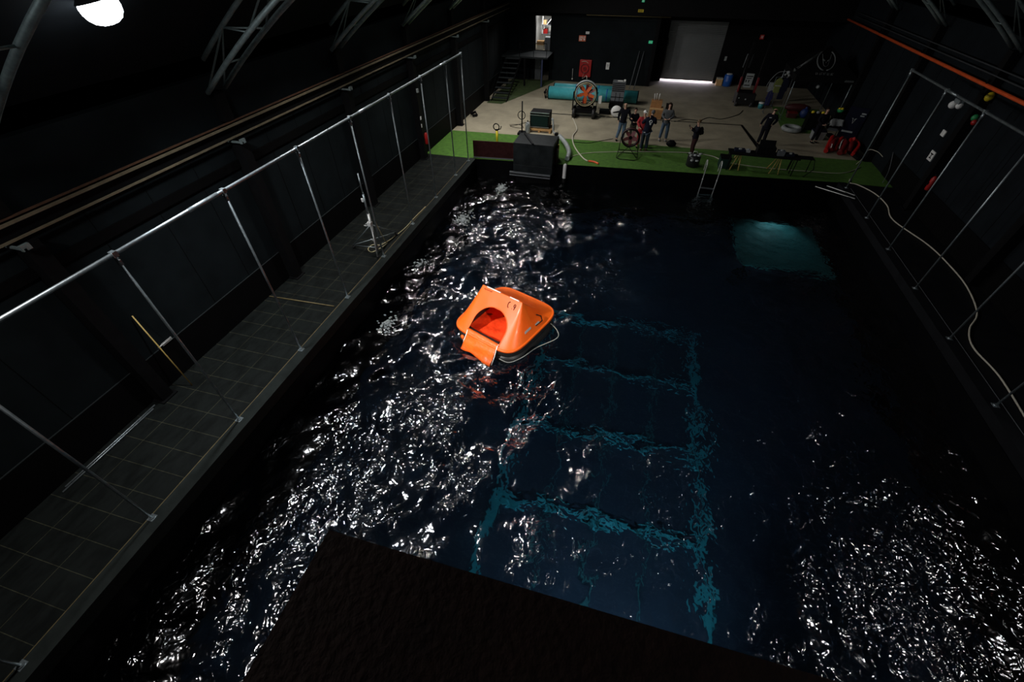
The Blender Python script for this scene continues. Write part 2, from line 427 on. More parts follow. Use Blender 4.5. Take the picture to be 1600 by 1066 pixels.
# doors
d = struct(B().ext((1.15, 38.24, .17), (4.93, 38.27, 3.6)), 'door_1', 'shutter')
sb = B()
for i in range(34): sb.cyl((1.15, 38.235, .22+i*.1), (4.93, 38.235, .22+i*.1), .012, n=6)
sb.done('slat', 'shutter', d)
B().ext((1.15, 38.2, .15), (4.93, 38.29, .2)).done('bottom_bar', 'grey', d)
struct(B().ext((.3, 39.2, -.3), (6, 39.25, 4)), 'daylight_panel', 'daylight')  # glowing panel added behind the shutter gap, standing for daylight
ll = bpy.data.lights.new('daylight_gap', 'AREA'); ll.shape = 'RECTANGLE'; ll.size = 3.7; ll.size_y = .6; ll.energy = 240; ll.color = (.9, .82, 1)
lo = bpy.data.objects.new('daylight_gap', ll); COL.objects.link(lo); lo.location = (3.0, 38.95, .35); lo.rotation_euler = (R(72), 0, R(180))
struct(B().ext((.3, 38.6, -.3), (6, 39.2, 0)), 'floor_outside', 'concrete')
# lower doorway leaf
d2 = struct(B().ext((-7.98, 36.1, 0), (-7.55, 36.16, 1.6)), 'door_3', 'grey')
B().cyl((-7.62, 36.05, .8), (-7.62, 36.1, .8), .025).done('door_handle', 'steel', d2)
# upper doorway and the lit store room behind it
struct(B().ext((-8.05, 35.96, 1.83), (-8.0, 36.27, 3.9)).ext((-6.9, 35.96, 1.83), (-6.85, 36.27, 3.9)).ext((-8.05, 35.96, 3.85), (-6.85, 36.27, 3.9)), 'door_2', 'black')
sr = B().ext((-9.3, 38.8, 1.7), (-5.8, 38.9, 4.6)).ext((-9.4, 36.26, 1.7), (-9.3, 38.9, 4.6)).ext((-5.8, 36.26, 1.7), (-5.7, 38.9, 4.6))
struct(sr, 'wall_store_room', 'white')
struct(B().ext((-9.3, 36.26, 1.7), (-5.8, 38.8, 1.83)), 'floor_store_room', 'concrete')
pl = bpy.data.lights.new('store_lamp', 'POINT'); pl.energy = 130; pl.shadow_soft_size = .1
po = bpy.data.objects.new('store_lamp', pl); COL.objects.link(po); po.location = (-7.5, 36.8, 3.98)

# camera-side gantry deck the picture was taken from
g = B().ext((-.83, -2.6, 6.35), (2.6, .445, 6.4))
deckb = struct(g, 'gantry_floor', 'ply_dark')
gb = B()
for x in (-.78, 2.5):
    gb.ext((x-.05, -2.6, 6.22), (x+.05, .40, 6.349))
    gb.cyl((x, -2.5, 6.3), (x, -2.5, 9.9), .03)
gb.ext((-.8, -2.7, 6.22), (2.55, -2.6, 6.35))
struct(gb, 'gantry_frame', 'black')

# roof trusses
def make_truss():
    t = thing('roof_truss', 'arched steel lattice truss', 'truss', (0, 4.0, 0))
    xs = [X0+HW*.985*k/24 for k in range(-24, 25)]
    for s in (-.27, .27): B().tube([(x, s, arch(x, 0)) for x in xs], .055, 8).done('lower_chord', 'galv_dull', t)
    B().tube([(x, 0, arch(x, .62)) for x in xs], .05, 8).done('upper_chord', 'galv_dull', t)
    for k in range(0, 46, 4):
        a, b, c = xs[k], xs[min(k+2, 48)], xs[min(k+4, 48)]
        for s in (-.27, .27): B().tube([(a, s, arch(a, 0)), (b, 0, arch(b, .6)), (c, s, arch(c, 0))], .02, 6).done('brace', 'galv_dull', t)
        B().tube([(b, -.27, arch(b, 0)), (b, .27, arch(b, 0))], .018, 6).done('tie', 'galv_dull', t)
    return t
tr0 = make_truss()
names = {-1.15: 'arched roof truss nearest the camera', 4.0: 'arched steel roof truss beside the lit flood lamp, at the top left corner', 9.15: 'arched steel roof truss next beyond the lit flood lamp',
         14.3: 'arched steel roof truss above the wind-up stand, third from the left corner', 19.45: 'dark arched roof truss over the end of the tank', 24.6: 'dark arched roof truss over the concrete floor', 29.75: 'dark arched roof truss nearest the roller shutter'}
for y in YC[1:]:
    t = tr0 if y == 4.0 else copy_tree(tr0)
    t.location.y = y; t['label'] = names[y]; t['group'] = 'arched roof trusses'

# flood lamps
def make_lamp():
    t = thing('flood_lamp', '', 'lamp')
    B().lathe((0, 0, 0), [(.05, .34), (.09, .32), (.1, .12), (.16, .06), (.27, -.05), (.275, -.06), (.25, -.055), (.1, .05)], 28).done('housing', 'grey', t)
    B().lathe((0, 0, 0), [(.24, -.045), (.26, -.10), (.26, -.17), (.235, -.24), (.18, -.30), (.10, -.335), (.02, -.345)], 24).done('lens', 'lamp_glow', t)  # lens bulged into a wide globe to stand for the lamp's glare
    B().cyl((0, 0, .33), (0, 0, .55), .018, n=8).ring((0, 0, .58), .03, .008, 'Y', 12, 6).done('hanger', 'steel', t)
    return t
lamp0 = make_lamp()
lab = ['lit flood lamp hanging below the roof truss at the top left', 'flood lamp over the left side of the tank, next beyond the lit one', 'flood lamp above the tripod stand', 'flood lamp over the far left corner of the tank',
       'flood lamp above the concrete floor', 'flood lamp on the right wall beside the tank', 'flood lamp on the right wall nearer the gantry', 'flood lamp over the left deck nearest the gantry', 'narrow spotlight on the left aimed at the raft', 'narrow spotlight right of the gantry aimed at the raft']
for i, (p, tg, e) in enumerate(LAMPS+[((-7.5, 1.9, 7.3), (-2.8, 9.35, -.2), 0), ((5.2, .2, 8.7), (-2.7, 9.4, -.2), 0)]):
    t = lamp0 if i == 0 else copy_tree(lamp0)
    t.location = (p[0], p[1], p[2]+.38); t['label'] = lab[i]; t['group'] = 'flood lamps under the roof'
    q = (Vector(tg)-Vector(p)).to_track_quat('-Z', 'Y'); q = Quaternion().slerp(q, .3)
    t.rotation_mode = 'QUATERNION'; t.rotation_quaternion = q

# ------------------------------------------------------------------ water
def build_water():
    nx, ny = 300, 420
    rng = np.random.RandomState(11)
    u = np.linspace(0, 1, nx); v = np.linspace(0, 1, ny)
    X = XL+.013+(XR-XL-.026)*u[None, :].repeat(ny, 0)
    Yb = 20.0+(X+7.25)*(1.5/16.4)
    Y = -2.99+(Yb-.012+2.99)*v[:, None]
    Z = np.zeros_like(X)
    K = 110
    for k in range(K):
        lam = .34*(3.2/.34)**rng.rand()
        th = rng.normal(R(-55), .9) if k % 2 else rng.rand()*2*PI
        kk = 2*PI/lam
        slope = .25*math.sqrt(2.0/K)*(1.0 if lam < 1 else .75)
        wx = X+.25*np.sin(Y*.9+k); wy = Y+.25*np.sin(X*.8+2*k)
        Z += slope/kk*np.sin(kk*(wx*math.cos(th)+wy*math.sin(th))+rng.rand()*6.28)
    # gusty patches: livelier near the wave machine side
    Z *= .75+.35*np.sin(X*.55+1.0)*np.sin(Y*.42+.5)+.35*np.exp(-((X+4.5)/3.5)**2)
    me = bpy.data.meshes.new('water')
    co = np.stack([X, Y, Z+WL], -1).reshape(-1, 3)
    idx = np.arange(nx*ny).reshape(ny, nx)
    q = np.stack([idx[:-1, :-1], idx[:-1, 1:], idx[1:, 1:], idx[1:, :-1]], -1).reshape(-1, 4)
    me.vertices.add(len(co)); me.vertices.foreach_set('co', co.ravel())
    me.loops.add(q.size); me.loops.foreach_set('vertex_index', q.ravel())
    me.polygons.add(len(q)); me.polygons.foreach_set('loop_start', np.arange(0, q.size, 4)); me.polygons.foreach_set('loop_total', np.full(len(q), 4))
    me.polygons.foreach_set('use_smooth', np.ones(len(q), bool))
    me.update(); me.validate()
    me.materials.append(M['water'])
    o = bpy.data.objects.new('water', me); COL.objects.link(o)
    tag(o, 'dark rippling water filling the big indoor tank', 'water', kind='stuff')
build_water()

# submerged grid
g = thing('submerged_grid', 'pale blue rectangular lattice lying on the tank floor under water', 'grid', (0, 0, -3.9))
for x in (-1.85, 3.5): B().ext((x-.10, 1.2, 0), (x+.10, 12.8, .06)).done('side_rail', 'grid', g)
for y in (2.5, 5.1, 7.65, 10.2, 12.65): B().ext((-1.74, y-.06, 0), (3.39, y+.06, .06)).done('crossbar', 'grid', g)
for x in (-.5, .8, 2.1): B().ext((x-.03, 1.2, .055), (x+.03, 12.7, .075)).done('slender_bar', 'grid_dim', g)
g = thing('submerged_platform', 'square teal platform under the water near the far right corner', 'platform', (6.65, 17.8, -2.0))
B().box((0, 0, 0), (3.35, 3.6, .08)).done('deck', 'deckpaint', g)
for x in (-1.4, 1.4):
    for y in (-1.5, 1.5): B().ext((x-.05, y-.05, -1.9), (x+.05, y+.05, -.04)).done('leg', 'black', g)

# foam
def foam(c, rad, n, seed, label):
    rng = random.Random(seed); b = B()
    for i in range(n):
        a = rng.random()*2*PI; r = rad*abs(rng.gauss(0, .5))
        s = rng.uniform(.012, .04)
        b.sphere((c[0]+r*math.cos(a)*.6, c[1]+r*math.sin(a)*1.1, WL+rng.uniform(.0, .06)), s, (1.4, 1, .4), 6)
    b.done('foam', 'foam', label=label, cat='foam', kind='stuff')
foam((-6.75, 11.9), .45, 240, 1, 'white froth against the left tank wall beside the tripod stand')
foam((-6.4, 15.6), .7, 260, 2, 'white froth near the left tank wall below the last frame posts')
foam((-5.7, 19.0), .45, 260, 3, 'white froth beside the black wave machine')
foam((-6.4, 8.6), .5, 120, 4, 'thin froth at the left tank wall left of the life raft')

# ------------------------------------------------------------------ pipe frames along both sides
def make_frame(label, x, ys, y0, y1, ztop=4.4, side=1):
    t = thing('pipe_frame', label, 'frame', (x, 0, 0))
    rail = B().tube([(0, y0, ztop), (0, y1, ztop)], .033, 12)
    rail = rail.done('top_rail', 'galv', t)
    y = y0+3.0
    while y < y1: B().cyl((0, y-.35, ztop), (0, y+.35, ztop), .040, n=12).done('sleeve', 'galv', rail); y += 6.0
    for y in ys:
        p = B().cyl((0, y, .03), (0, y, ztop-.03), .024, n=10).done('post', 'galv', t)
        B().cyl((0, y, ztop-.20), (0, y, ztop-.02), .036, n=10).box((0, y, ztop), (.09, .075, .09)).cyl((-.06, y, ztop-.1), (.06, y, ztop-.1), .008, n=6).done('clamp', 'galv', p)
        B().cyl((0, y, .025), (0, y, .06), .05, n=12).box((0, y, .031), (.13, .13, .012)).done('base_plate', 'galv', p)
    return t
make_frame('tall galvanised pipe frame with slim posts along the left kerb of the tank', -7.5, [-3.1, -.78, 1.55, 3.88, 6.21, 8.54, 10.87, 13.2, 15.53, 17.86, 19.6], -3.3, 19.65)
make_frame('tall galvanised pipe frame with slim posts along the right kerb of the tank', 9.3, [-3.0, -.65, 1.7, 4.05, 6.4, 8.79, 11.14, 13.47, 15.8, 18.13, 20.9], -3.2, 20.95)

# crane rails on the left wall
t = thing('wall_rail', 'long tan steel rail with rusty top fixed high along the left wall', 'rail', (XWL, 0, 0))
B().ext((.19, Y0+.1, 4.54), (.24, 35.3, 4.58)).done('upper_flange', 'rail_tan', t)
B().ext((.16, Y0+.1, 4.61), (.19, 35.3, 4.64)).done('cable_tray', 'rust', t)
B().ext((.02, Y0+.1, 4.30), (.12, 35.3, 4.58)).done('web', 'black', t)
B().ext((.15, Y0+.1, 4.28), (.2, 35.3, 4.31)).done('lower_flange', 'rail_tan', t)
for y in YC[1:]:
    B().ext((.0, y-.22, 4.2), (.5, y-.18, 4.24)).ext((0.44, y-.24, 4.2), (.5, y-.1, 4.3)).done('bracket', 'galv_dull', t)
t = thing('wall_pipe', 'long orange pipe fixed high along the right wall', 'pipe', (XWR-.35, 0, 0))
B().tube([(0, Y0+.2, 4.4), (0, 35, 4.3)], .055, 10).done('pipe', 'orange_pipe', t)
for y in YC[1:]: B().ext((-.03, y-.03, 4.2), (.06, y+.03, 4.5)).done('bracket', 'black', t)
for k, (z, lb) in enumerate(((4.62, 'thin grey conduit just above the orange pipe on the right wall'), (4.8, 'upper thin grey conduit high on the right wall'))):
    B().tube([(XWR-.3, Y0+.2, z), (XWR-.3, 20, z), (XWR-.3, 34.5, z-.08)], .02, 8).done('conduit', 'galv_rust', label=lb, cat='conduit')

# ------------------------------------------------------------------ life raft
def build_raft():
    t = thing('life_raft', 'inflated orange life raft with tent canopy floating on the tank water', 'life raft', (-2.75, 9.43, WL), R(-22.4))
    t.rotation_euler = (R(1.5), R(-1), R(-22.4))
    A, Bh, rim, hh, rx0, ry0 = 1.16, 1.22, .47, .95, .72, -.09
    N, T = 320, 64
    def bound(a, A=A, Bh=Bh):
        c, s = math.cos(a), math.sin(a)
        p = 5.0
        r = (abs(c/A)**p+abs(s/Bh)**p)**(-1/p)
        # chamfer corners
        ch = (abs(c)/A+abs(s)/Bh)
        r = min(r, 1.76/ch) if ch > 0 else r
        return r*c, r*s
    bs = []
    for i in range(N): bs.append(bound(2*PI*i/N))
    bm = bmesh.new(); V = []
    info = {}
    for j in range(T+1):
        f = j/T   # 0 rim, 1 ridge
        row = []
        for i, (bx, by) in enumerate(bs):
            rx = max(-rx0, min(rx0, bx))
            side = min(1, abs(abs(bx)-A)/(.4)) 
            x = bx+(rx-bx)*f; y = by+(ry0-by)*f
            g = f**1.10
            sag = -.035*math.sin(PI*f)
            z = rim+hh*g+sag
            # wrinkle noise
            z += .006*math.sin(x*9+y*5)*math.sin(PI*f)
            # back slope drops behind the arch tube : hollow then flat skirt
            if by > 0:
                k = math.sin(PI*min(1, f))*min(1, by/.8)
                z -= .10*k
            v = bm.verts.new((x, y, z)); row.append(v); info[v] = (x, f, by)
        V.append(row)
    def F(x, f):
        a = (x-.06)/.59
        if f < .08: return 1+(.08-f)*5
        if f < .32: return abs(a)
        return math.sqrt(a*a+((f-.32)/.39)**2)
    for j in range(T):
        for i in range(N):
            q = [V[j][i], V[j][(i+1) % N], V[j+1][(i+1) % N], V[j+1][i]]
            x = sum(info[v][0] for v in q)/4; f = sum(info[v][1] for v in q)/4; by = sum(info[v][2] for v in q)/4
            if by < -.9 and F(x, f) < 1: continue
            try: fc = bm.faces.new(q); fc.smooth = True
            except ValueError: pass
    bmesh.ops.delete(bm, geom=[v for v in bm.verts if not v.link_faces], context='VERTS')
    bmesh.ops.remove_doubles(bm, verts=bm.verts, dist=.0008)
    for _ in range(3):
        bd = [v for v in bm.verts if v.is_boundary and info.get(v) and info[v][1] > .02]
        new = {}
        for v in bd:
            nb = [e.other_vert(v) for e in v.link_edges if e.is_boundary]
            if len(nb) == 2: new[v] = (v.co*2+nb[0].co+nb[1].co)/4
        for v, c in new.items(): v.co = c
    # skirt: turn the rim down over the tube
    me = bpy.data.meshes.new('canopy'); bmesh.ops.recalc_face_normals(bm, faces=bm.faces); bm.to_mesh(me); bm.free(); me.materials.append(M['orange'])
    can = bpy.data.objects.new('canopy', me); COL.objects.link(can); can.parent = t; can.data.update()
    sk = B()
    rows = []
    for (o, z) in ((0, rim+.003), (.03, rim-.02), (.035, rim-.07)):
        rows.append([sk.bm.verts.new((bx*(1+o/A), by*(1+o/Bh), z)) for bx, by in bs])
    for a, b in zip(rows, rows[1:]):
        for i in range(N): sk._f([a[i], a[(i+1) % N], b[(i+1) % N], b[i]], True)
    solid(sk.done('canopy_skirt', 'orange', can), .012)
    # door hem
    hem = []
    fy = lambda f: (-Bh*.985)+(ry0+Bh*.985)*f
    fz = lambda f: rim+hh*f**1.1-.035*math.sin(PI*f)
    for k in range(9): hem.append((.06-.59, fy(.08+.24*k/9), fz(.08+.24*k/9)+.01))
    for k in range(33):
        a = PI-PI*k/32; f = .32+.39*math.sin(a); hem.append((.06+.59*math.cos(a), fy(f), fz(f)+.01))
    for k in range(8, -1, -1): hem.append((.06+.59, fy(.08+.24*k/9), fz(.08+.24*k/9)+.01))
    B().tube(hem, .013, 6).done('door_hem', 'orange', can)
    # tubes
    for z, nm in ((.30, 'upper'), (-.02, 'lower')):
        P = [Vector((bx*.88, by*.885, z)) for bx, by in bs[::4]]
        B().tube(P, .185, 16, closed=True).done('buoyancy_tube', 'rubber', t)
    # arch tube inside
    B().tube([(-1.0, ry0, .4), (-.86, ry0, .9), (-.68, ry0, 1.33), (.68, ry0, 1.33), (.86, ry0, .9), (1.0, ry0, .4)], .06, 10).done('arch_tube', 'rubber', t)
    # floor with sloshing water
    fb = B(); n = 40; grid = []
    rng = random.Random(4)
    for j in range(n):
        row = []
        for i in range(n):
            x = -1+2*i/(n-1); y = -1+2*j/(n-1)
            row.append(fb.bm.verts.new((x*.98, y*1.02, .13+.03*math.sin(7*x+3*y)+.02*math.sin(11*y-5*x)+rng.uniform(-.006, .006)+.10*max(abs(x), abs(y))**6)))
        grid.append(row)
    for j in range(n-1):
        for i in range(n-1): fb._f([grid[j][i], grid[j][i+1], grid[j+1][i+1], grid[j+1][i]], True)
    solid(fb.done('raft_floor', 'red_int', t), .03)
    # sill and flap
    B().tube([(-.56, -1.10, .47), (.68, -1.12, .47)], .05, 10).done('door_sill', 'orange', t)
    fl = B(); rows = []
    for j in range(15):
        s = j/14; row = []
        for i in range(25):
            q = i/24
            x = -.50+1.12*q+.04*s*(q-.5)
            y = -1.16-.05*math.sin(min(1, s*3)*PI/2)-.30*s+.03*s*math.sin(q*7+s*5)
            z = .525-.50*s**.9+.018*math.sin(q*16+3*s)*s+.02*math.sin(s*14+q*2)*.6
            if s > .6: z -= .06*(1-q)*0
            row.append(fl.bm.verts.new((x, y-.04*q*s*2, z)))
        rows.append(row)
    for a, b in zip(rows, rows[1:]):
        for i in range(24): fl._f([a[i], a[i+1], b[i+1], b[i]], True)
    flo = fl.done('door_flap', 'orange_flap', t); solid(flo, .012)
    tag(flo, 'crumpled orange door flap hanging into the water')
    for q, xx in ((0, -.50), (1, .63)):
        B().tube([(xx, -1.17, .53), (xx+.01, -1.26, .42), (xx+.02*(q*2-1), -1.36, .25), (xx+.02, -1.48-.04*q, .04)], .014, 6).done('flap_piping', 'piping_and_highlight', flo)
    B().sphere((-.62, -1.30, .28), .07, (1, .7, 1)).sphere((-.6, -1.28, .2), .05).done('inflator', 'orange', t)
    # helper for face positions
    def front(x, f, o=.012): return Vector((x, fy(f), fz(f)+o))
    def right(yf, f, o=.012):
        bx = A*.985; return Vector((bx+(rx0-bx)*f+.01, yf*(1-f)+ry0*f, rim+hh*f**1.1-.035*math.sin(PI*f)+o))
    def left(yf, f, o=.012):
        p = right(yf, f, o); p.x = -p.x; return p
    # straps (dark webbing)
    B().tube([left(-.1, .30), left(-.32, .24), left(-.5, .14, .02)], .017, 6).done('strap', 'strap', t)
    B().tube([right(.55, .45), right(.62, .30, .02), right(.45, .14, .03), right(.1, .18)], .017, 6).done('strap', 'strap', t)
    # retro-reflective tape, painted ridge highlight and lettering marks
    def patch(fn, a0, a1, f0, f1, name, m):
        b = B(); vs = [b.bm.verts.new(fn(a, f, .016)) for a, f in ((a0, f0), (a1, f0), (a1, f1), (a0, f1))]
        b._f(vs); return solid(b.done(name, m, t), .003, 1)
    patch(right, .10, .34, .16, .24, 'reflective_tape', 'grey_tape')
    patch(right, -.55, -.15, .22, .29, 'reflective_tape', 'grey_tape')
    B().tube([(-.55, ry0-.012, rim+hh+.004), (-.05, ry0-.012, rim+hh+.006)], .018, 6).done('ridge_highlight', 'piping_and_highlight', t)  # white strips painted where the wet ridge catches the light
    B().tube([(.30, ry0-.012, rim+hh+.004), (.62, ry0-.012, rim+hh+.004)], .018, 6).done('ridge_highlight', 'piping_and_highlight', t)
    # markings: six, dot, nine and a line of small lettering
    mk = B()
    def stroke(pts, r=.011): mk.tube([front(x, f, .013) for x, f in pts], r, 5)
    cx, cf = .36, .86
    stroke([(cx+.05*math.cos(a)*.7, cf+.055*math.sin(a)) for a in [R(60+30*k) for k in range(9)]])
    stroke([(cx+.13, cf-.05), (cx+.14, cf-.045)])
    stroke([(cx+.19+.028*math.cos(R(30*k)), cf+.02+.028*math.sin(R(30*k))) for k in range(13)])
    stroke([(cx+.217, cf+.02), (cx+.20, cf-.055)])
    for k in range(7): stroke([(-.62+k*.045, .93-(k % 2)*.01), (-.60+k*.045, .955)], .007)
    mk.done('lettering', 'strap', t)
    # lifeline hanging round the hull
    B().tube(catmull([(1.12, .75, .25), (1.42, .72, .10), (1.55, .5, .02), (1.30, -.2, .05), (1.22, -.8, .10), (1.0, -1.15, .05), (.72, -1.25, .12)], 6), .010, 6).done('lifeline', 'rope', t)
build_raft()

# ------------------------------------------------------------------ tripod stand, hose, poles on the left
t = thing('tripod_stand', 'tall grey wind-up tripod stand on the left deck beside the kerb', 'stand', (-7.78, 11.0, 0))
B().cyl((0, 0, .1), (0, 0, 1.5), .045, n=12).done('mast', 'steel', t)
B().cyl((0, 0, 1.5), (0, 0, 2.15), .034, n=12).done('mast_section', 'galv', t)
B().cyl((0, 0, 2.15), (0, 0, 2.8), .022, n=12).done('mast_section', 'galv', t)
B().box((-.02, -.02, 1.15), (.13, .13, .12)).cyl((-.1, 0, 1.15), (-.2, 0, 1.1), .012, n=8).box((-.2, -.02, 1.06), (.1, .02, .03)).done('collar', 'white', t)
B().box((-.07, 0, 1.95), (.06, .06, .1)).sphere((-.09, 0, 1.98), .03).done('knob', 'white', t)
B().box((-.06, 0, .55), (.06, .06, .05)).cyl((-.06, 0, .55), (-.14, 0, .57), .01, n=6).done('winch', 'steel', t)
feet = [(-1.0, .15), (.05, 1.3), (.55, -.75)]
feet = [(-1.0, .12), (.06, 1.30), (.22, -.02)]
for i, (x, y) in enumerate(feet[:2]):
    l = B().tube([(0, 0, 1.12), (x, y, .12)], .018, 8).tube([(0, 0, .25), (x, y, .12)], .012, 8).done('leg', 'galv', t)
    B().sphere((x, y, .05), .05, n=10).cyl((x, y, .05), (x, y, .15), .02, n=8).done('caster', 'rubber', l)
B().tube([(-1.0, .12, .13), (.06, 1.30, .13)], .012, 8).done('brace', 'galv', t)
l = B().tube([(0, 0, 1.05), (.12, -.25, .1)], .02, 8).done('leg', 'steel', t)
B().sphere((.12, -.25, .05), .05, n=10).done('caster', 'rubber', l)
B().tube(catmull([(-7.6, 11.0, 2.35), (-7.68, 11.15, 1.2), (-7.75, 11.5, .3), (-7.78, 11.6, .04), (-8.0, 11.05, .02), (-8.25, 11.15, .02), (-8.25, 11.45, .02), (-8.0, 11.5, .02),
    (-7.85, 11.7, .035), (-7.74, 12.2, .02), (-7.64, 12.9, .02), (-7.62, 13.6, .04), (-7.58, 14.6, .04)], 8), .014, 7).done('hose', 'hose_yellow', label='thin yellow hose looped at the foot of the tripod stand', cat='hose')
B().tube([(-9.36, 4.45, .015), (-9.84, 4.62, 2.0)], .014, 7).done('wooden_pole', 'wood_yel', label='thin yellow wooden pole leaning against the left wall', cat='pole')
t = thing('wall_latch', 'small steel latch on the left wall behind the leaning yellow pole', 'latch', (XWL, 4.75, 1.0))
B().ext((.03, -.02, -.04), (.05, .25, .03)).done('plate', 'steel', t); B().cyl((.04, -.12, 0), (.04, .22, 0), .018, n=8).done('bolt', 'steel', t)
for dx, dy, lb in ((0, 0, 'bright steel pipe on the deck along the left wall, nearer the tank'), (-.06, .1, 'bright steel pipe on the deck tight against the left wall')):
    B().tube([(-9.66+dx, 3.62+dy, .02), (-9.66+dx, 1.5+dy, .02)], .018, 8).done('steel_pipe', 'galv', label=lb, cat='pipe')
B().tube([(-9.84, 7.97, .02), (-7.66, 8.05, .02)], .018, 8).done('timber_batten', 'wood_dull', label='tan batten lying across the left deck between wall and kerb', cat='batten')
def extinguisher(loc, label):
    t = thing('fire_extinguisher', label, 'fire extinguisher', loc)
    B().lathe((0, 0, 0), [(.07, 0), (.085, .03), (.085, .42), (.05, .5), (.03, .52)], 16).done('cylinder', 'red', t)
    B().box((0, 0, .56), (.04, .12, .05)).done('valve', 'black', t)
    B().tube([(0, .05, .55), (.05, .12, .4), (.06, .1, .15)], .012, 6).done('hose', 'black', t)
    B().ext((-.12, -.03, .2), (-.085, .03, .3)).done('bracket', 'black', t)
    return t
extinguisher((XWL+.42, 19.42, .7), 'red fire extinguisher on a column of the left wall')
extinguisher((XWR-.12, 19.2, .9), 'red fire extinguisher on the right wall below the white notices')
B().ext((XWL+.3, 19.30, 1.78), (XWL+.31, 19.42, 1.92)).done('notice', 'white', label='small pale notice above the extinguisher on the left wall column', cat='notice')
B().ext((XWL+.3, 19.32, 1.45), (XWL+.31, 19.38, 1.6)).done('notice', 'white', label='narrow pale notice just above the left extinguisher', cat='notice')
B().ext((XWL+.3, 19.3, 2.9), (XWL+.36, 19.42, 3.05)).done('switch_box', 'grey_lt', label='small pale box high on the left wall column above the extinguisher', cat='switch box')

# right wall fittings
B().ext((XWR-.03, 20.45, 2.42), (XWR, 20.7, 2.62)).done('notice', 'white', label='square white notice on the right wall, upper one', cat='notice')
t = thing('notice', 'white notice with black print on the right wall, lower one', 'notice', (XWR-.02, 20.4, 1.72))
B().ext((-.01, -.16, -.14), (.02, .16, .2)).done('panel', 'white', t)
B().ext((-.014, -.1, .08), (-.01, .1, .12)).ext((-.014, -.02, -.06), (-.01, .02, .1)).ext((-.014, -.08, -.06), (-.01, .08, -.03)).done('print', 'black', t)
t = thing('warning_lamp', 'yellow lamp on the right wall below the orange pipe', 'lamp', (XWR-.12, 19.3, 4.0))
B().sphere((0, 0, .05), .13, (1, 1, 1.1)).done('dome', 'yellow', t); B().ext((.0, -.1, -.12), (.12, .1, .0)).done('mount', 'black', t)
t = thing('beacon', 'round green and red beacon on the right wall', 'beacon', (XWR-.12, 19.3, 3.35))
B().sphere((0, 0, .06), .11).done('green_lens', 'green', t); B().sphere((0, -.12, -.06), .09).done('red_lens', 'red', t); B().ext((.02, -.2, -.1), (.12, .12, .1)).done('mount', 'black', t)
t = thing('camera_head', 'white twin-headed sensor clamped to the right pipe frame', 'sensor', (9.3, 17.2, 4.34))
B().box((0, 0, -.03), (.12, .3, .1)).done('bracket', 'galv', t)
B().sphere((-.02, .15, -.16), .11).done('head', 'white', t); B().sphere((.02, -.1, -.12), .09).done('head', 'white', t)

# hose along right deck
B().tube(catmull([(9.7, 21.9, .04), (9.6, 21.5, .035), (9.88, 21.36, .03), (10.3, 20.6, .03), (10.42, 19.5, .03), (10.22, 18.2, .03), (10.75, 16.5, .03), (10.9, 15.2, .03), (10.88, 13.96, .03), (10.56, 12.59, .03), (10.0, 11.7, .03), (9.75, 10.9, .03), (9.87, 9.86, .03), (9.75, 8.33, .03), (9.62, 6.8, .03), (9.7, 5, .03)], 8), .02, 8).done('hose', 'hose_pale', label='pale hose snaking along the right deck', cat='hose')
# poles lying in the water corner, right
for a, b, lb in (((8.2, 21.1, -.12), (9.33, 19.8, .045), 'long pale pole resting on the far right tank corner'), ((8.62, 21.1, -.04), (9.42, 20.15, .045), 'shorter pale pole beside the long one at the far right tank corner')):
    B().tube([a, b], .018, 7).done('pole', 'white', label=lb, cat='pole')

# ------------------------------------------------------------------ far end of tank: wave machine, panel
t = thing('wave_machine', 'big black steel wave machine box straddling the far edge of the tank', 'wave machine', (-4.35, 20.55, 0))
B().ext((-.95, -.75, .016), (.95, .65, 1.0)).ext((-.95, -.75, -.35), (.95, -.42, .016)).done('housing', 'box_grey', t, bevel=.02)
B().ext((-.85, -.60, -1.6), (.85, -.45, -.34)).done('paddle', 'black', t)
B().ext((-1.12, -.80, -.40), (.88, -.74, -.33)).ext((-1.12, -.80, -.52), (.88, -.76, -.47)).done('lip', 'grey', t)
B().box((-.35, -.15, 1.03), (.08, 1.5, .05), Matrix.Rotation(R(28), 3, 'Z')).done('stiffener', 'black', t)
B().ext((.96, -.3, .0), (1.05, .3, .75)).ext((.88, .3, 0), (.98, .6, .9)).done('side_plate', 'darkred', t)
B().ext((.97, .05, .55), (1.07, .2, .8)).done('yellow_tag', 'yellow', t)
t = thing('barrier_panel', 'dark red board standing on the far left edge of the tank', 'panel', (0, 0, 0))
B().prism([(-7.4, 20.12), (-5.36, 20.3), (-5.36, 20.36), (-7.4, 20.18)], .012, .80).done('board', 'darkred', t)
B().prism([(-7.4, 20.09), (-5.36, 20.27), (-5.36, 20.30), (-7.4, 20.12)], .0125, .06).done('foot_strip', 'grey', t)
t = thing('hydrant', 'yellow valve post with a black handwheel on the turf behind the red board', 'valve', (-6.75, 22.0, 0.012))
B().cyl((0, 0, 0), (0, 0, .72), .06, n=12).done('post', 'yellow', t)
B().ring((-.02, -.02, .9), .15, .025, 'Y', 20).box((0, 0, .74), (.1, .1, .08)).done('handwheel', 'black', t)
B().tube([(.05, 0, .75), (.2, 0, .82), (.24, 0, .95)], .02, 6).done('lever', 'black', t)
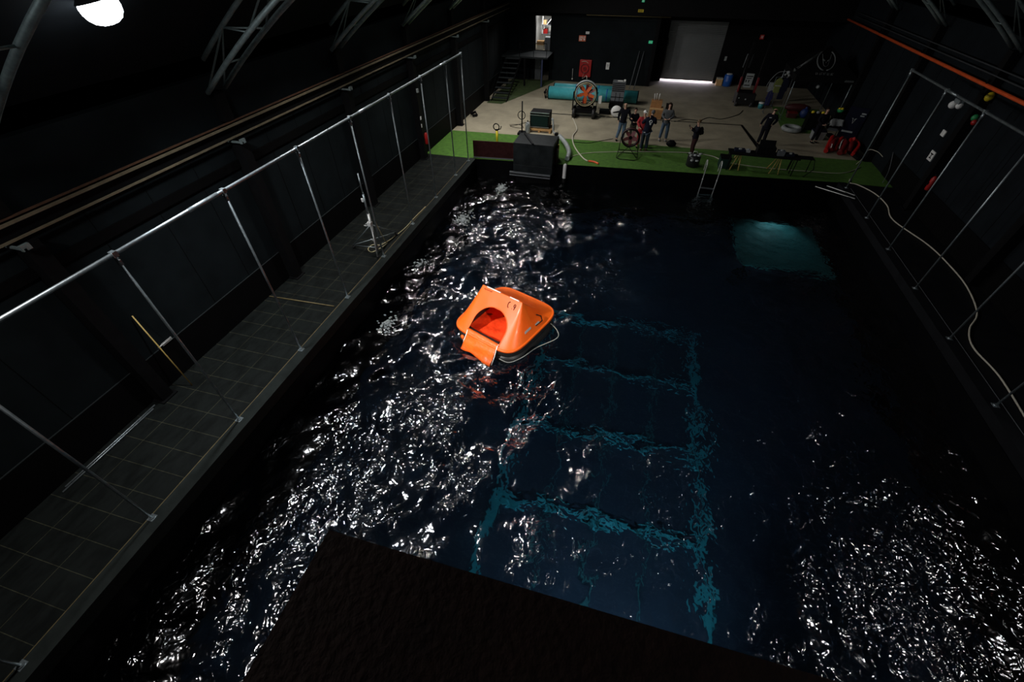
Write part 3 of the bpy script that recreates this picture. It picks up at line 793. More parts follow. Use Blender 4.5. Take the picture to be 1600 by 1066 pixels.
# pallet truck-like pole with ring handle and equipment behind wave box
t = thing('drum_trolley', 'black upright post with a ring handle behind the wave machine', 'trolley', (-5.94, 24.05, 0))
B().ext((-.2, -.25, 0.0), (.2, .25, .10)).done('base', 'black', t)
B().cyl((0, 0, .1), (0, 0, 1.62), .035, n=10).done('post', 'black', t)
B().ring((-.02, -.04, .95), .2, .02, 'Y', 20).done('ring_handle', 'black', t)
t = thing('equipment_case', 'green black flight case with silver edges on a pallet behind the wave machine', 'case', (-5.1, 25.2, 0))
B().ext((-.56, -.45, .16), (.5, .35, .92)).done('body', 'black', t)
for z in (.18, .78, .90): B().ext((-.57, -.475, z), (.51, -.44, z+.035)).done('edge_trim', 'galv', t)
B().ext((-.5, -.462, .24), (.44, -.452, .74)).done('front_panel', mat('case_panel', (.008, .02, .018), .4), t)
t = thing('pallet', 'light wooden pallet under the black flight case', 'pallet', (-5.1, 25.05, 0))
for k in range(6): B().ext((-.72, -.6+k*.2, .10), (.68, -.45+k*.2, .13)).done('board', 'wood', t)
for x in (-.65, -.02, .58): B().ext((x, -.6, 0), (x+.1, .55, .10)).done('bearer', 'wood', t)
t = thing('gas_bottle', 'grey gas bottle left of the flight case', 'bottle', (-5.68, 24.3, 0))
B().lathe((0, 0, 0), [(.12, 0), (.14, .04), (.14, .42), (.07, .54), (.03, .56)], 16).done('body', 'grey_lt', t); B().box((0, 0, .6), (.05, .05, .08)).done('valve', 'black', t)
t = thing('hose_coil', 'pale curled hose end right of the flight case', 'hose', (-4.38, 24.5, 0))
B().tube(catmull([(-.05, .25, .65), (.02, .1, .7), (.08, 0, .45), (.12, -.1, .15), (.3, -.2, .06)], 6), .05, 8).done('hose', 'grey_lt', t)
B().ext((.24, -.3, 0), (.42, -.1, .12)).done('coupling', 'black', t)
B().tube(catmull([(-7.0, 25.3, .012), (-6.5, 25.5, .012), (-6.1, 25.1, .012), (-6.3, 24.9, .012), (-6.9, 25.1, .012), (-6.6, 25.35, .02), (-5.7, 26.6, .012), (-5.3, 27.2, .012), (-5.6, 27.5, .012), (-5.2, 27.6, .012)], 8), .012, 6).done('cable', 'black', label='thin black cable looping on the concrete left of the flight case', cat='cable')
# ducts
B().tube(catmull([(-3.72, 23.3, .3), (-3.35, 22.7, .25), (-3.08, 22.1, .22), (-2.9, 21.5, .16), (-2.88, 20.85, .12)], 8), .11, 12).done('air_duct', 'grey_lt', label='pale flexible duct on the turf beside the wave machine', cat='duct')
t = thing('float_tube', 'white capped tube standing at the far edge right of the wave machine', 'float', (-2.86, 20.22, 0))
B().lathe((0, 0, -.55), [(.085, -.3), (.09, 0), (.09, .55), (.075, .62), (.03, .66)], 16).done('tube', 'white', t)
B().lathe((0, 0, -.62), [(.1, -.5), (.1, .05)], 16).done('sleeve', 'black', t)

# ------------------------------------------------------------------ left far corner: stairs and landing
t = thing('staircase', 'black steel staircase with open treads in the far left corner', 'staircase', (-8.93, 29.6, 0))
n = 9
for i in range(n):
    y = .1+i*.42; z = (i+1)*.2
    B().ext((-.5, y, z-.03), (.5, y+.27, z)).done('tread', 'stair', t)
for x in (-.52, .52):
    B().prof([(0, 0), (.25, 0), (4.0, 1.75), (3.85, 1.85)], lambda p, s: Vector((s, p[0], p[1])), x-.02, x+.02).done('stringer', 'black', t)
t = thing('landing', 'black steel landing with handrail below the lit upper doorway', 'landing', (0, 0, 0))
B().ext((XWL+.02, 33.8, 1.72), (-6.6, 35.98, 1.82)).done('deck', 'stair', t)
rl = B()
for z in (2.2, 2.6): rl.tube([(-8.6, 33.85, z), (-6.7, 33.85, z)], .02, 6)
for x in (-8.6, -7.6, -6.7): rl.tube([(x, 33.85, 1.8), (x, 33.85, 2.6)], .02, 6)
rl.done('handrail', 'black', t)
for x in (-9.6, -8.3): B().ext((x, 33.9, 0), (x+.1, 34.0, 1.72)).done('leg', 'black', t)
B().ext((-7.05, 33.9, 0), (-6.95, 34.0, 1.72)).done('leg', mat('blue_post', (.02, .03, .08), .5), t)
B().tube([(-9.7, 26.3, .12), (-9.45, 26.5, .2), (-9.3, 26.3, .1), (-9.5, 26.1, .1)], .07, 8).done('cable_bundle', 'black', label='black cable bundle dumped by the left wall before the stairs', cat='cable')
# store-room contents
def box_thing(c, s, m, label, name='cardboard_box', lidm=None, cat='box'):
    t = thing(name, label, cat, (c[0], c[1], c[2]))
    B().ext((-s[0]/2, -s[1]/2, 0), (s[0]/2, s[1]/2, s[2])).done('body', m, t, bevel=.006)
    if lidm: B().ext((-s[0]/2-.005, -s[1]/2-.005, s[2]-.05), (s[0]/2+.005, s[1]/2+.005, s[2]+.004)).done('lid', lidm, t)
    return t
M['card'] = mat('cardboard', (.55, .33, .14), .8, 0, .2, 6)
M['card_pale'] = mat('cardboard_pale', (.6, .55, .45), .8, 0, .2, 6)
box_thing((-7.72, 36.6, 1.83), (.5, .4, .26), 'card_pale', 'pale box on the store room floor behind the upper doorway, lowest of the stack')
box_thing((-7.72, 36.6, 2.09), (.5, .4, .24), 'card', 'brown cardboard box on top of the pale box in the upper doorway', lidm='wood')
box_thing((-7.12, 36.6, 1.83), (.5, .5, .75), 'grey', 'grey green cabinet on the right inside the upper doorway', 'cabinet', 'grey_lt', 'cabinet')
t = thing('shelf_rack', 'pale storage rack with clutter inside the lit upper doorway', 'rack', (-7.4, 37.6, 1.83))
for x in (-.45, .5): B().ext((x, 0, 0), (x+.05, .05, 2.3)).done('upright', 'white', t)
for z in (.75, 1.3, 1.9): B().ext((-.45, -.2, z), (.55, .4, z+.04)).done('shelf', 'grey', t)
B().box((.05, -.1, 1.5), (.04, .04, 1.1), Matrix.Rotation(R(42), 3, 'Y')).done('diagonal_brace', 'white', t)
box_thing((-7.6, 37.7, 2.62), (.3, .3, .3), 'red', 'red box on the lower shelf inside the upper doorway', 'storage_box')
box_thing((-7.2, 37.7, 3.17), (.45, .3, .3), 'black', 'black box on the middle shelf inside the upper doorway', 'storage_box')
box_thing((-7.65, 37.7, 3.17), (.22, .3, .25), 'card', 'brown box on the middle shelf inside the upper doorway', 'storage_box')

# ------------------------------------------------------------------ back wall fittings
def sign(c, w, h, m, label, marks=None, mm='white', name='sign', cat='sign', depth=.02):
    t = thing(name, label, cat, c)
    B().ext((-w/2, 0, -h/2), (w/2, depth, h/2)).done('panel', m, t)
    if marks:
        b = B()
        for (x0, z0, x1, z1) in marks: b.ext((x0*w/2, -.008, z0*h/2), (x1*w/2, .0, z1*h/2))
        b.done('marks', mm, t)
    return t
M['sign_org'] = mat('sign_orange', (.6, .12, .04), .5)
sign((-4.63, 35.97, 2.67), .48, .34, 'sign_org', 'orange safety sign with white symbols above the hose reel', [(-.8, -.7, -.6, .7), (-.45, -.7, -.1, -.1), (-.4, .1, -.1, .7), (.1, -.2, .25, .7), (.4, -.6, .8, .1), (.5, .3, .8, .7)])
sign((-4.3, 35.97, 3.0), .26, .14, 'white', 'small white sign just above the orange safety sign')
sign((-2.64, 35.97, 1.12), .24, .42, 'white', 'white notice sheet on the back wall right of the hose reel', [(-.6, .2, .6, .35), (-.6, -.2, .6, -.1)], 'grey')
sign((.02, 35.97, 2.63), .26, .16, 'exit', 'small green exit sign beside the roller shutter', [(-.1, -.5, .1, .5), (-.4, -.12, .4, .12)])
sign((-.95, 35.38, 4.35), .34, .14, 'yellow', 'yellow marker with black bars on the beam above the back wall', [(-.7, -.8, -.45, .8), (-.1, -.8, .15, .8), (.4, -.8, .6, .8)], 'black')
sign((-.9, 35.38, 4.85), .16, .12, 'exit', 'pale green light on the beam above the yellow marker', [(-.5, -.5, .5, .5)], 'white')
sign((5.35, 38.12, 1.55), .14, .26, 'grey_lt', 'pale control box right of the roller shutter', name='control_box', cat='box')
t = thing('hose_reel', 'red fire hose reel cabinet on the back wall above the big fan', 'hose reel', (-4.2, 35.98, .95))
B().ext((-.42, -.22, -.55), (.42, 0, .5)).done('cabinet', 'red', t, bevel=.02)
B().ring((-.02, -.25, -.02), .28, .03, 'Y', 24).ring((-.02, -.25, -.02), .08, .03, 'Y', 16).done('reel', 'red_dk', t)
B().tube(catmull([(-.3, -.24, .38), (0, -.25, .42), (.2, -.24, .3)], 5), .015, 6).done('tube', 'hose_pale', t)
B().tube([(-5.1, 35.95, .2), (-5.12, 35.95, .85)], .015, 6).sphere((-5.1, 35.93, .2), .06, n=8).done('pull_cord', 'white', label='pale hanging pull cord left of the hose reel', cat='cord')
for x, lb in ((-.75, 'left black pole leaning at the corner by the roller shutter'), (-.45, 'right black pole leaning at the corner by the roller shutter')):
    B().tube([(x-.1, 34.9, 0), (x+.15, 35.96, 2.1)], .025, 7).done('pole', 'grey', label=lb, cat='pole')
struct(B().tube([(-4.4, 35.2, 4.07), (1.0, 35.3, 4.07)], .015, 6), 'trim_7', 'wood_dull')

# blue tubes
def roll(x0, x1, y, z, r, label):
    t = thing('foam_roll', label, 'roll', (0, 0, 0))
    y1 = y+(x1-x0)*.04
    B().cyl((x0, y, z), (x1, y1, z), r, n=24).done('roll', 'cyan', t)
    for x in (x0, x1): 
        yy = y+(x-x0)*.04
        B().cyl((x-.03, yy, z), (x+.03, yy, z), r*1.04, n=24).done('end_cap', 'black', t)
    for f in (.33, .66):
        xx = x0+(x1-x0)*f; yy = y+(xx-x0)*.04
        B().cyl((xx-.03, yy, z), (xx+.03, yy, z), r*1.015, n=24).done('band', 'blue', t)
    return t
roll(-5.9, -.15, 31.2, .38, .36, 'long turquoise roll lying behind the big fan, front one')
roll(-5.7, -1.2, 32.05, .38, .36, 'turquoise roll lying at the back behind the front roll')
B().ring((-6.1, 31.2, .3), .25, .03, 'X', 16).sphere((-6.15, 31.1, .38), .08).done('clamp_ring', 'black', label='black clamp with a white knob at the left end of the turquoise roll', cat='clamp')

# big fan on cart
def fan_blades(b, c, r0, r1, n, ph, tilt=.25):
    for k in range(n):
        a = 2*PI*k/n+ph
        u = Vector((math.cos(a), 0, math.sin(a))); v = Vector((-math.sin(a), 0, math.cos(a))); nn = Vector((0, 1, 0))
        for (s0, s1, w0, w1) in ((r0, r1*.6, .06, .09), (r1*.6, r1, .09, .06)):
            for off in (0, ):
                q = []
                for (s, w_) in ((s0, w0), (s1, w1)):
                    for sg in (-1, 1): q.append(Vector(c)+u*s+v*w_*sg+nn*tilt*w_*sg)
                vs = [b.bm.verts.new(p) for p in (q[0], q[1], q[3], q[2])]
                ws = [b.bm.verts.new(p+nn*.015) for p in (q[0], q[1], q[3], q[2])]
                b._f(vs); b._f(ws[::-1])
                for i in range(4): b._f([vs[i], vs[(i+1) % 4], ws[(i+1) % 4], ws[i]])
t = thing('wind_fan', 'big drum fan with orange blades on a four-wheeled black cart', 'fan', (-3.1, 28.0, 0), R(4))
FC = (0, 0, 1.22)
dr = B()
rows = []
for (r, y) in ((.62, -.22), (.67, -.22), (.67, .25), (.62, .25), (.62, -.22)):
    rows.append([dr.bm.verts.new((r*math.cos(2*PI*k/40), y, 1.22+r*math.sin(2*PI*k/40))) for k in range(40)])
for a, b in zip(rows, rows[1:]):
    for k in range(40): dr._f([a[k], a[(k+1) % 40], b[(k+1) % 40], b[k]], True)
dr.done('drum', 'black', t)
B().ring((0, -.16, 1.22), .675, .055, 'Y', 30, 8, R(35), R(145)).done('rim_cover', 'grey_lt', t)
B().ring((0, -.22, 1.22), .52, .012, 'Y', 36).ring((0, -.22, 1.22), .60, .02, 'Y', 36).done('guard_ring', 'hose_yellow', t)
gb = B()
for k in range(12):
    a = 2*PI*k/12; gb.tube([(.12*math.cos(a), -.24, 1.22+.12*math.sin(a)), (.62*math.cos(a), -.22, 1.22+.62*math.sin(a))], .007, 5)
gb.done('guard_wires', 'grey', t)
b = B(); fan_blades(b, FC, .1, .52, 5, R(-90)); b.done('blades', 'orange_fan', t)
b = B(); fan_blades(b, (0, .12, 1.22), .1, .55, 6, R(20), .4); b.done('rear_blades', 'red_fan', t)
B().cyl((0, -.12, 1.22), (0, .15, 1.22), .12, .14, 18).done('hub', 'orange_fan', t)
B().ext((-.55, -.4, .28), (.55, .4, .38)).ext((-.45, -.3, .38), (.45, .3, .5)).done('chassis', 'black', t)
for s in (-1, 1): B().prof([(-.3, .38), (.3, .38), (.12, 1.3), (-.12, 1.3)], lambda p, q: Vector((q, p[0], p[1])), s*.70-.02, s*.70+.02).done('side_bracket', 'black', t)
B().ext((.76, -.1, .75), (.95, .0, 1.15)).done('control_tag', 'white', t)
for x in (-.58, .58):
    for y in (-.35, .38):
        wh = B().cyl((x-.09, y, .25), (x+.09, y, .25), .25, n=20).done('wheel', 'rubber', t)
        B().cyl((x-.10, y, .25), (x+.10, y, .25), .09, n=12).done('wheel_hub', 'grey', wh)
B().ext((-.55, .42, .5), (.5, .85, .55)).done('tool_tray', 'black', t)
B().tube(catmull([(-4.22, 35.7, .75), (-4.0, 33, .9), (-3.3, 29.0, 1.9), (-3.15, 28.15, 1.93)], 8), .012, 6).done('rope', 'hose_pale', label='pale cord running from the hose reel to the top of the big fan', cat='cord')
B().tube(catmull([(-3.66, 27.4, .03), (-3.35, 26.4, .03), (-3.1, 25.4, .03), (-3.15, 24.3, .045), (-2.95, 23.2, .045), (-2.6, 22.2, .045), (-2.15, 21.3, .045), (-1.9, 21.0, .045)], 8), .03, 8).done('hose', 'hose_pale', label='pale hose running from the big fan across the turf', cat='hose')
B().tube(catmull([(-1.85, 21.0, .045), (-1.6, 20.98, .045), (-1.35, 20.8, .04)], 6), .045, 8).done('hose_nozzle', 'orange_pipe', label='orange nozzle lying on the turf at the end of the pale hose', cat='nozzle')
B().tube(catmull([(-3.0, 20.95, .03), (-2.3, 21.9, .03), (-1.0, 22.5, .03), (.8, 23.0, .03), (2.2, 23.3, .03), (3.2, 23.4, .03), (4.0, 23.2, .03), (4.6, 22.6, .03), (6.0, 22.35, .03), (8.0, 22.4, .03), (9.6, 22.6, .03), (10.6, 23.6, .03)], 8), .016, 7).done('cable', 'hose_pale', label='thin pale cable running along the whole turf strip', cat='cable')
B().tube(catmull([(-3.0, 23.45, .03), (-2.2, 23.5, .03), (-1.6, 24.0, .02), (-1.0, 24.5, .02)], 8), .014, 6).done('cable', 'black', label='short black cable curving onto the turf left of the bald man', cat='cable')
B().tube(catmull([(2.2, 28.3, .015), (2.9, 28.9, .015), (3.6, 28.9, .015), (4.2, 29.6, .015), (4.9, 29.5, .015), (5.9, 30.6, .015), (6.3, 31.6, .015)], 8), .018, 6).done('cable', 'black', label='black cable wandering over the concrete towards the lifting machine', cat='cable')

# louvred rack on a trolley
t = thing('vent_rack', 'dark grey louvred rack on a trolley before the turquoise rolls', 'rack', (-1.35, 29.75, 0))
B().ext((-.38, -.2, .55), (.38, .2, 1.6)).done('body', 'grey', t)
for k in range(5): B().ext((-.36, -.22, 1.08+k*.1), (.36, -.2, 1.12+k*.1)).done('louvre', 'black', t)
B().ext((-.12, -.215, .55), (-.09, -.2, 1.0)).ext((.12, -.215, .55), (.15, -.2, 1.0)).ext((-.38, -.215, .75), (.38, -.2, .78)).done('bars', 'black', t)
B().ext((-.42, -.5, .22), (.42, .2, .55)).done('cart', 'black', t)
for x in (-.35, .35):
    for y in (-.4, .1): B().cyl((x-.03, y, .11), (x+.03, y, .11), .11, n=14).cyl((x, y, .11), (x, y, .25), .02, n=6).done('wheel', 'rubber', t)
B().ext((.25, -.24, 1.62), (.36, -.1, 1.7)).ext((-.1, -.2, 1.6), (.2, -.1, 1.64)).done('top_item', 'white', t)
box_thing((-1.95, 28.9, 0), (.6, .45, .2), 'black', 'low black crate between the big fan and the louvred rack', 'crate', 'black', 'crate')
t = thing('reflector_disc', 'round white sheet bundle on the concrete left of the bald man', 'reflector', (-1.22, 28.3, 0.0))
B().sphere((0, 0, .32), .32, (1, .5, 1), 16).done('disc', 'white', t)
B().sphere((.05, -.14, .33), .2, (1.3, .25, .25), 10, Matrix.Rotation(R(-12), 3, 'Y')).done('slot', 'black', t)
B().tube(catmull([(.1, -.1, .12), (.35, -.2, .05), (.7, -.3, .03)], 6), .04, 8).done('strap', 'white', t)
M['card_brown'] = mat('card_brown', (.32, .15, .05), .8, 0, .25, 5)
box_thing((1.05, 28.8, 0), (.75, .55, .55), 'card_brown', 'large brown box behind the woman, lower one of two', 'cardboard_box', 'card')
box_thing((1.0, 28.95, .555), (.62, .45, .35), 'card_brown', 'smaller brown box on top of the large brown box behind the woman', 'cardboard_box')
for i, (x, y) in enumerate(((.85, 28.9), (.95, 29.0), (1.08, 28.95))):
    B().tube([(x, y, .91), (x-.05+.03*i, y, 1.25)], .02, 6).done('paper_roll', 'white', label=['leftmost', 'middle', 'rightmost'][i]+' of the three thin pale rolls standing on the brown boxes', cat='roll', group='rolls on the brown boxes')
box_thing((1.75, 28.9, 0), (.35, .4, .75), 'black', 'tall black case right of the brown boxes', 'case', 'black', 'case')

# small fan near the tank edge
t = thing('stand_fan', 'smaller drum fan with red blades on a black tube stand on the turf', 'fan', (-.1, 22.5, .012))
B().ring((0, -.1, .78), .40, .03, 'Y', 32).ring((0, .12, .78), .40, .03, 'Y', 32).done('ring', 'black', t)
dr = B(); rows = []
for (r, y) in ((.38, -.1), (.42, -.1), (.42, .12), (.38, .12), (.38, -.1)):
    rows.append([dr.bm.verts.new((r*math.cos(2*PI*k/32), y, .78+r*math.sin(2*PI*k/32))) for k in range(32)])
for a, b in zip(rows, rows[1:]):
    for k in range(32): dr._f([a[k], a[(k+1) % 32], b[(k+1) % 32], b[k]], True)
dr.done('drum', mat('drum_dark', (.04, .012, .012), .5), t)
b = B(); fan_blades(b, (0, 0, .78), .05, .34, 5, R(60), .35); b.done('blades', mat('blade_rose', (.22, .06, .07), .45), t)
B().cyl((0, -.05, .78), (0, .1, .78), .08, n=14).done('hub', 'black', t)
gb = B()
for s in (-1, 1):
    gb.tube([(s*.44, 0, .78), (s*.46, 0, .25), (s*.5, -.7, .03), (s*.35, -.85, .03)], .018, 6)
    gb.tube([(s*.46, 0, .4), (s*.46, .4, .03), (s*.3, .45, .03)], .018, 6)
gb.tube([(-.35, -.85, .03), (.35, -.85, .03)], .018, 6).tube([(-.48, -.3, .15), (.48, -.3, .15)], .018, 6).tube([(-.3, .45, .03), (.3, .45, .03)], .018, 6)
gb.tube([(-.45, -.6, .05), (0, -.1, .38)], .015, 6).tube([(.45, -.6, .05), (0, -.1, .38)], .015, 6)
gb.done('stand', 'black', t)

# cluster lamp on the turf
t = thing('lamp_cluster', 'black barrel with a cluster of round white lenses at the tank edge', 'lamp', (2.95, 21.75, .012))
B().lathe((0, 0, 0), [(.26, 0), (.3, .05), (.3, .45), (.24, .52), (.22, .52)], 20).done('barrel', 'black_gloss', t)
k = 0
for (x, y, z) in ((-.17, -.12, .52), (.17, -.12, .52), (0, -.14, .54), (-.1, -.32, .36), (.12, -.32, .36), (.25, .05, .55), (-.22, .06, .55)):
    B().lathe((x, y, z), [(.02, -.03), (.075, -.02), (.075, .02), (.05, .03)], 12).done('lens', 'grey_lt', t)
B().tube([(-.1, 0, .5), (-.08, .02, .66), (.08, .02, .66), (.1, 0, .5)], .012, 6).done('handle', 'steel', t)

# ladder
t = thing('pool_ladder', 'stainless steel tank ladder hooked over the far edge', 'ladder', (3.78, 21.02, 0))
for s in (-.31, .31):
    r_ = B().tube(catmull([(s, .32, .02), (s, .3, .35), (s, .2, .52), (s, .02, .56), (s, -.12, .42), (s, -.13, 0), (s, -.13, -.4)], 6)+[Vector((s-.02, -.13, -2.2))], .022, 10).done('side_rail', 'steel', t)
    B().sphere((s, -.13, -.22), .035, n=8).done('joint', 'white', r_)
for z in (-.62, -.95, -1.28, -1.61): B().ext((-.3, -.2, z), (.3, -.10, z+.03)).done('rung', 'galv', t)

# work table with trestles
t = thing('work_table', 'long black table on yellow trestles at the far edge of the tank', 'table', (5.85, 22.0, .012))
B().ext((-1.45, -.35, .70), (1.5, .35, .74)).done('tabletop', 'black', t)
for x in (-1.35, 1.4):
    for s in (-1, 1): B().tube([(x, s*.3, .7), (x-.03, s*.35, 0)], .02, 6).done('leg', 'black', t)
for x in (-.95, .75):
    tb = B()
    for s in (-1, 1):
        tb.tube([(x-.05, s*.08, .69), (x-.28, s*.3, 0)], .022, 6); tb.tube([(x+.05, s*.08, .69), (x+.1, s*.3, 0)], .022, 6)
    tb.ext((x-.14, -.12, .64), (x+.14, .12, .70)); tb.done('trestle', 'wood_yel', t)
t = thing('tube_frame', 'empty black tube frame standing right of the long table', 'frame', (7.55, 21.95, .012))
B().tube([(-.35, 0, 0), (-.35, 0, .68), (.45, 0, .68), (.5, -.2, .35), (.2, -.25, 0)], .02, 6).tube([(-.35, .4, 0), (-.35, .4, .68), (.45, .4, .68), (.45, .4, 0)], .02, 6).done('frame', 'black', t)
B().ext((-.35, 0, .67), (.45, .4, .69)).done('shelf', 'black', t)
def small(c, s, m, label, name, cat='gear'):
    t = thing(name, label, cat, c)
    B().ext((-s[0]/2, -s[1]/2, 0), (s[0]/2, s[1]/2, s[2])).done('body', m, t, bevel=.01)
    B().lathe((0, -s[1]*.2, s[2]), [(min(s[0], s[1])*.25, 0), (min(s[0], s[1])*.22, .03)], 12).done('dial', 'grey_lt', t)
    return t
ZT = .752
small((4.85, 22.1, ZT), (.45, .3, .1), 'cloth_navy', 'dark blue gear pouch at the left end of the long table', 'gear_case')
small((5.2, 22.05, ZT), (.18, .18, .12), 'grey_lt', 'small pale instrument on the left half of the long table', 'instrument')
small((6.55, 22.0, ZT), (.3, .25, .22), 'grey', 'grey instrument on the right half of the long table', 'instrument')
small((6.95, 22.05, ZT), (.35, .3, .1), 'cloth_navy', 'dark gear pouch at the right end of the long table', 'gear_case')
t = thing('monitor_case', 'big black open case standing on the long table before the man in the striped top', 'case', (5.95, 22.1, ZT))
B().ext((-.4, -.2, 0), (.35, .2, .3)).done('body', 'black', t)
B().box((0.0, .16, .36), (.66, .04, .3), Matrix.Rotation(R(-35), 3, 'X')).done('lid', 'black', t)
box_thing((4.35, 22.0, .012), (.45, .5, .5), mat('crate_green', (.012, .03, .022), .6), 'dark green crate on the turf between ladder and table', 'crate', 'black', 'crate')

# drain channels
struct(B().prism([(-5.2, 27.97), (5.95, 28.6), (5.95, 28.72), (-5.2, 28.09)], .0, .006), 'trim_8', 'black')
struct(B().prism([(5.85, 28.7), (5.98, 28.7), (6.55, 24.6), (6.3, 24.6)], .0, .007), 'trim_9', 'black')
B().prism([(10.15, 28.0), (10.38, 28.0), (10.95, 24.5), (10.7, 24.5)], 0, .14).done('floor_beam', 'black', label='long black beam lying on the concrete left of the red bundle', cat='beam')
struct(B().prism([(8.0, 28.2), (10.2, 28.0), (10.9, 33), (8.2, 33)], .001, .012), 'floor_mat', 'turf')
struct(B().prism([(-9.6, 29.2), (-8.6, 29.2), (-7.0, 33.6), (-6.3, 35.9), (-9.6, 35.9)], .001, .01), 'floor_mat_left', mat('turf_worn', (.035, .06, .012), .9, 0, .5, 3))

# bag by woman
t = thing('shoulder_bag', 'black bag on the ground at the feet of the long-haired woman', 'bag', (1.98, 24.15, 0))
B().sphere((0, 0, .14), .2, (1.3, .9, .75)).done('body', 'black', t)
B().tube([(-.2, 0, .15), (-.1, -.05, .32), (.1, -.05, .32), (.2, 0, .15)], .015, 6).done('strap', 'black', t)

# ------------------------------------------------------------------ right rear clutter
# lifting machine
t = thing('lift_machine', 'black mast lift with red side rails and a white label plate at the back right', 'lift', (6.4, 33.0, 0))
B().ext((-.55, -.6, .15), (.55, .5, .75)).done('body', 'black_gloss', t, bevel=.04)
for x in (-.45, .45): B().ext((x-.05, -.1, .7), (x+.05, .1, 3.4)).done('mast_rail', 'black', t)
for x in (-.55, .42): B().ext((x-.04, -.25, .75), (x+.06, -.1, 1.55)).done('side_rail', 'red_dk', t)
pt = B().ext((-.32, -.2, 1.0), (.12, -.17, 1.75)).done('label_plate', 'grey_lt', t)
B().ext((-.28, -.205, 1.58), (.08, -.2, 1.63)).ext((-.28, -.205, 1.48), (.02, -.2, 1.52)).ext((-.28, -.205, 1.28), (-.22, -.2, 1.42)).ext((-.12, -.205, 1.28), (-.06, -.2, 1.42)).ext((-.28, -.205, 1.1), (.04, -.2, 1.15)).done('print', 'black', pt)
for x in (-.45, .45):
    for y in (-.45, .4): B().cyl((x-.08, y, .17), (x+.08, y, .17), .17, n=14).done('wheel', 'rubber', t)
B().sphere((0, -.62, .45), .05, n=8).sphere((-.4, -.62, .5), .04, n=8).done('headlight', 'grey_lt', t)
for x in (-.62, -.3): B().cyl((x, .1, 2.0), (x+.05, .1, 2.7), .03, n=6).done('guide_tube', 'grey', t)
sign((7.2, 37.9, 2.9), .25, .25, 'red', 'small red and white sign high on the dark wall right of the shutter', [(-.4, -.6, -.1, .6), (.2, -.6, .5, .6)])
t = thing('blue_barrel', 'blue plastic drum at the right foot of the roller shutter', 'drum', (5.85, 37.6, 0))
B().lathe((0, 0, 0), [(.27, 0), (.3, .04), (.3, .3), (.31, .32), (.3, .34), (.3, .66), (.26, .72)], 18).done('body', 'blue', t); B().lathe((0, 0, .72), [(.2, 0), (.2, .04)], 14).done('lid', 'white', t)
box_thing((5.3, 37.7, 0), (.4, .4, .45), 'card', 'brown cardboard box left of the blue drum by the shutter', 'cardboard_box', 'card_pale')
t = thing('bucket', 'small turquoise bucket with a white lid right of the mast lift', 'bucket', (7.4, 32.4, 0))
B().lathe((0, 0, 0), [(.13, 0), (.16, .28)], 16).done('body', mat('teal_bucket', (.04, .25, .28), .5), t); B().lathe((0, 0, .28), [(.165, 0), (.165, .06), (.1, .08)], 16).done('lid', 'white', t)
t = thing('shop_fan', 'small pale box-shaped device on a thin black stand right of the mast lift', 'device', (7.85, 33.3, 0))
B().ext((-.2, -.1, .75), (.2, .1, 1.25)).done('body', 'grey_lt', t); B().cyl((0, 0, 0), (0, 0, .75), .025, n=8).ring((0, 0, .02), .2, .02, 'Z', 14, 6).done('stand', 'black', t)
t = thing('garment_rail', 'thin steel garment rail with hanging clothes behind the man in the striped top', 'clothes rail', (7.9, 31.5, 0))
B().tube([(-.45, 0, 0), (-.42, 0, 1.9), (.45, 0, 1.95), (.48, 0, 0)], .015, 6).tube([(-.45, -.3, .02), (-.45, .3, .02)], .015, 6).tube([(.48, -.3, .02), (.48, .3, .02)], .015, 6).done('frame', 'grey', t)
def garment(c, w_, h, m, label, name='hanging_jacket', trim=None):
    t = thing(name, label, 'clothes', c)
    B().prof([(-w_*.5, -.12), (-w_*.12, 0), (w_*.12, 0), (w_*.5, -.12), (w_*.62, -h*.6), (w_*.45, -h*.62), (w_*.42, -h), (-w_*.42, -h), (-w_*.45, -h*.62), (-w_*.62, -h*.6)], lambda p, q: Vector((p[0], q, p[1])), -.06, .06).done('cloth', m, t, bevel=.02)
    B().ring((0, 0, .04), .03, .006, 'Y', 10, 5).done('hook', 'steel', t)
    if trim:
        B().ext((-w_*.43, -.066, -h*.55), (w_*.43, -.06, -h*.48)).done('band', trim, t)
    return t
garment((7.72, 31.5, 1.86), .38, .75, 'vest', 'dull yellow high visibility vest hanging on the clothes rail', 'safety_vest', 'grey_lt')
garment((8.05, 31.5, 1.88), .36, 1.1, 'cloth_navy', 'dark navy coat hanging right of the yellow vest')
garment((7.5, 31.55, 1.2), .3, .8, mat('blue_cloth', (.006, .008, .06), .8), 'deep blue overall hanging low at the left end of the clothes rail')
t = thing('work_lamp', 'white clip lamp cluster on top of the clothes rail', 'lamp', (8.0, 31.45, 2.05))
B().sphere((0, 0, .1), .1).sphere((-.12, 0, 0), .06).sphere((.08, 0, -.02), .07).done('head', 'grey_lt', t)
B().tube(catmull([(0, 0, .15), (-.5, 0, .1), (-.8, 0, -.3), (-.9, 0, -.7)], 6), .012, 6).done('cable', 'grey_lt', t)
